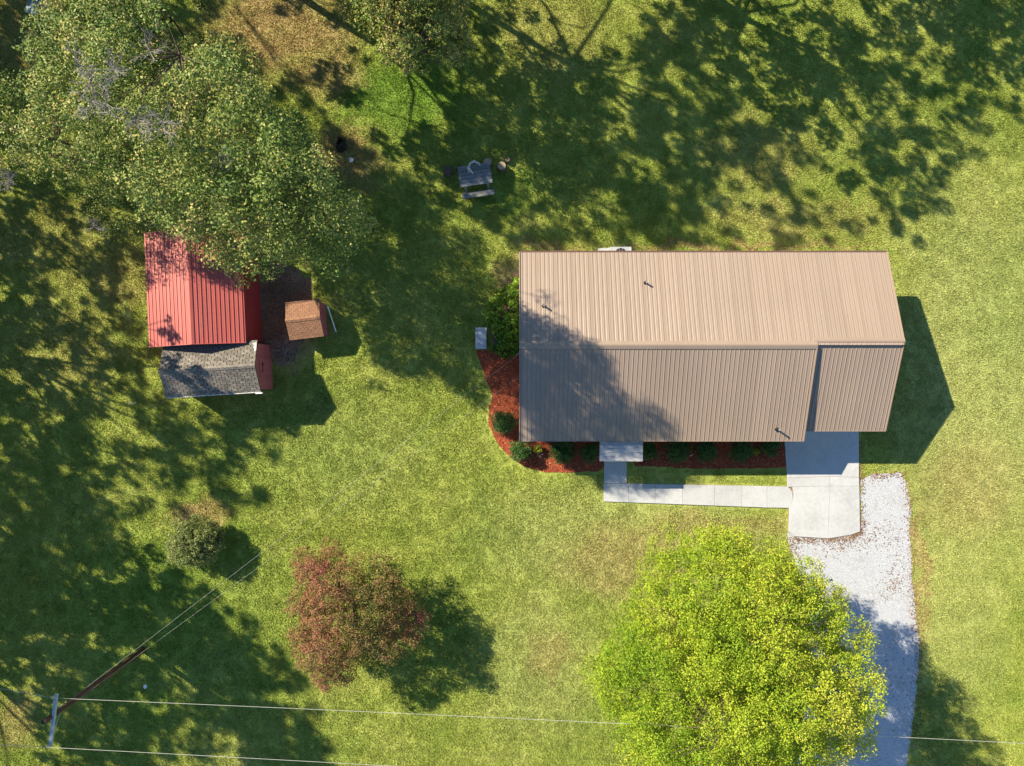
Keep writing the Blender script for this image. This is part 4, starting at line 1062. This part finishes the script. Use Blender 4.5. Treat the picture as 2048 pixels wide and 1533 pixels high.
# electric service mast on the gable end
b = MB().tube([(.70, hy, 1.6), (.70, hy, 3.55)], [.03, .03], 8); o = thing('meter_mast', (0, 0, 0), 'grey service mast with wires at the gable end', 'service mast')
o.location = (.70, hy, 0); m_ = b.build('mast', M['galv']); m_.parent = o; m_.location = (-.70, -hy, 0)
m_ = MB().tube([(.70, hy, 3.5), (.55, hy, 3.72), (.36, hy - .02, 3.74), (.2, hy - .1, 3.6)], [.02, .014, .012, .01], 5).build('wire_loop', M['wire']); m_.parent = o; m_.location = (-.70, -hy, 0)
m_ = MB().box((.72, hy, 1.4), (.14, .28, .4)).build('meter_box', M['galv']); m_.parent = o; m_.location = (-.70, -hy, 0)

# ------------------------------------------------------------------ loose litter
def scatter(name, label, cat, pts, size, mat, seed, z=.03):
    c = np.concatenate([np.array(pts), np.full((len(pts), 1), z)], 1); rr_ = np.random.default_rng(seed); c[:, 2] += rr_.uniform(0, .03, len(c))
    V = leaves(c, len(c), size, .8, None, seed)
    V[:, :, 2] = np.maximum(V[:, :, 2], z - .004)
    tag(link(bpy.data.objects.new(name, quad_mesh(name, V, mat, np.clip(rr_.normal(.5, .25, len(c)), 0, 1)))), label, cat, kind='stuff')
r = np.random.default_rng(44); pts = []
def along(pl, n, spread):
    pl = P(pl)
    for _ in range(n):
        i = r.integers(len(pl) - 1); t = r.uniform(); pts.append((pl[i][0] + (pl[i + 1][0] - pl[i][0]) * t + r.normal(0, spread), pl[i][1] + (pl[i + 1][1] - pl[i][1]) * t + r.normal(0, spread)))
along([(1722, 950), (1722, 1060), (1700, 1075), (1650, 1080), (1585, 1078)], 900, .14)
along([(1812, 960), (1822, 1040), (1822, 1150), (1830, 1230), (1840, 1280), (1836, 1400), (1824, 1500)], 1300, .16)
along([(1740, 952), (1810, 948)], 200, .15); along([(1574, 957), (1620, 954), (1660, 954), (1717, 955)], 110, .03); along([(1720, 880), (1722, 960)], 160, .10); along([(1785, 1040), (1790, 1160), (1775, 1180)], 260, .35); along([(1650, 1090), (1700, 1090), (1760, 1060)], 300, .35)
along([(1580, 1080), (1590, 1110)], 150, .2); along([(1780, 1300), (1800, 1400)], 150, .8); along([(1500, 1085), (1300, 1110)], 200, 1.0)
scatter('fallen_leaves', 'dry brown leaves blown along the edges of the gravel drive', 'leaves', pts, .07, M['litter'], 45, .035)
pts = []
along([(545, 560), (590, 600), (560, 690)], 900, .6); along([(540, 60), (640, 120)], 500, 2.0); along([(680, 280), (700, 330)], 400, .8); along([(60, 60), (60, 200)], 500, 1.6); along([(100, 600), (250, 700)], 300, 3.0)
scatter('fallen_leaves', 'dry leaves strewn over the dirt between the sheds and under the oak', 'leaves', pts, .085, M['litter'], 46, .03)
pts = []
for poly, n in ((mulch_a, 4200), (mulch_b, 2600)):
    q = np.array(poly); x = r.uniform(q[:, 0].min(), q[:, 0].max(), n); y = r.uniform(q[:, 1].min(), q[:, 1].max(), n); k = inside(poly, x, y); pts += list(zip(x[k], y[k]))
scatter('mulch_chips', 'red wood chips covering the beds along the house', 'mulch', pts, .10, M['chips'], 47, .03)
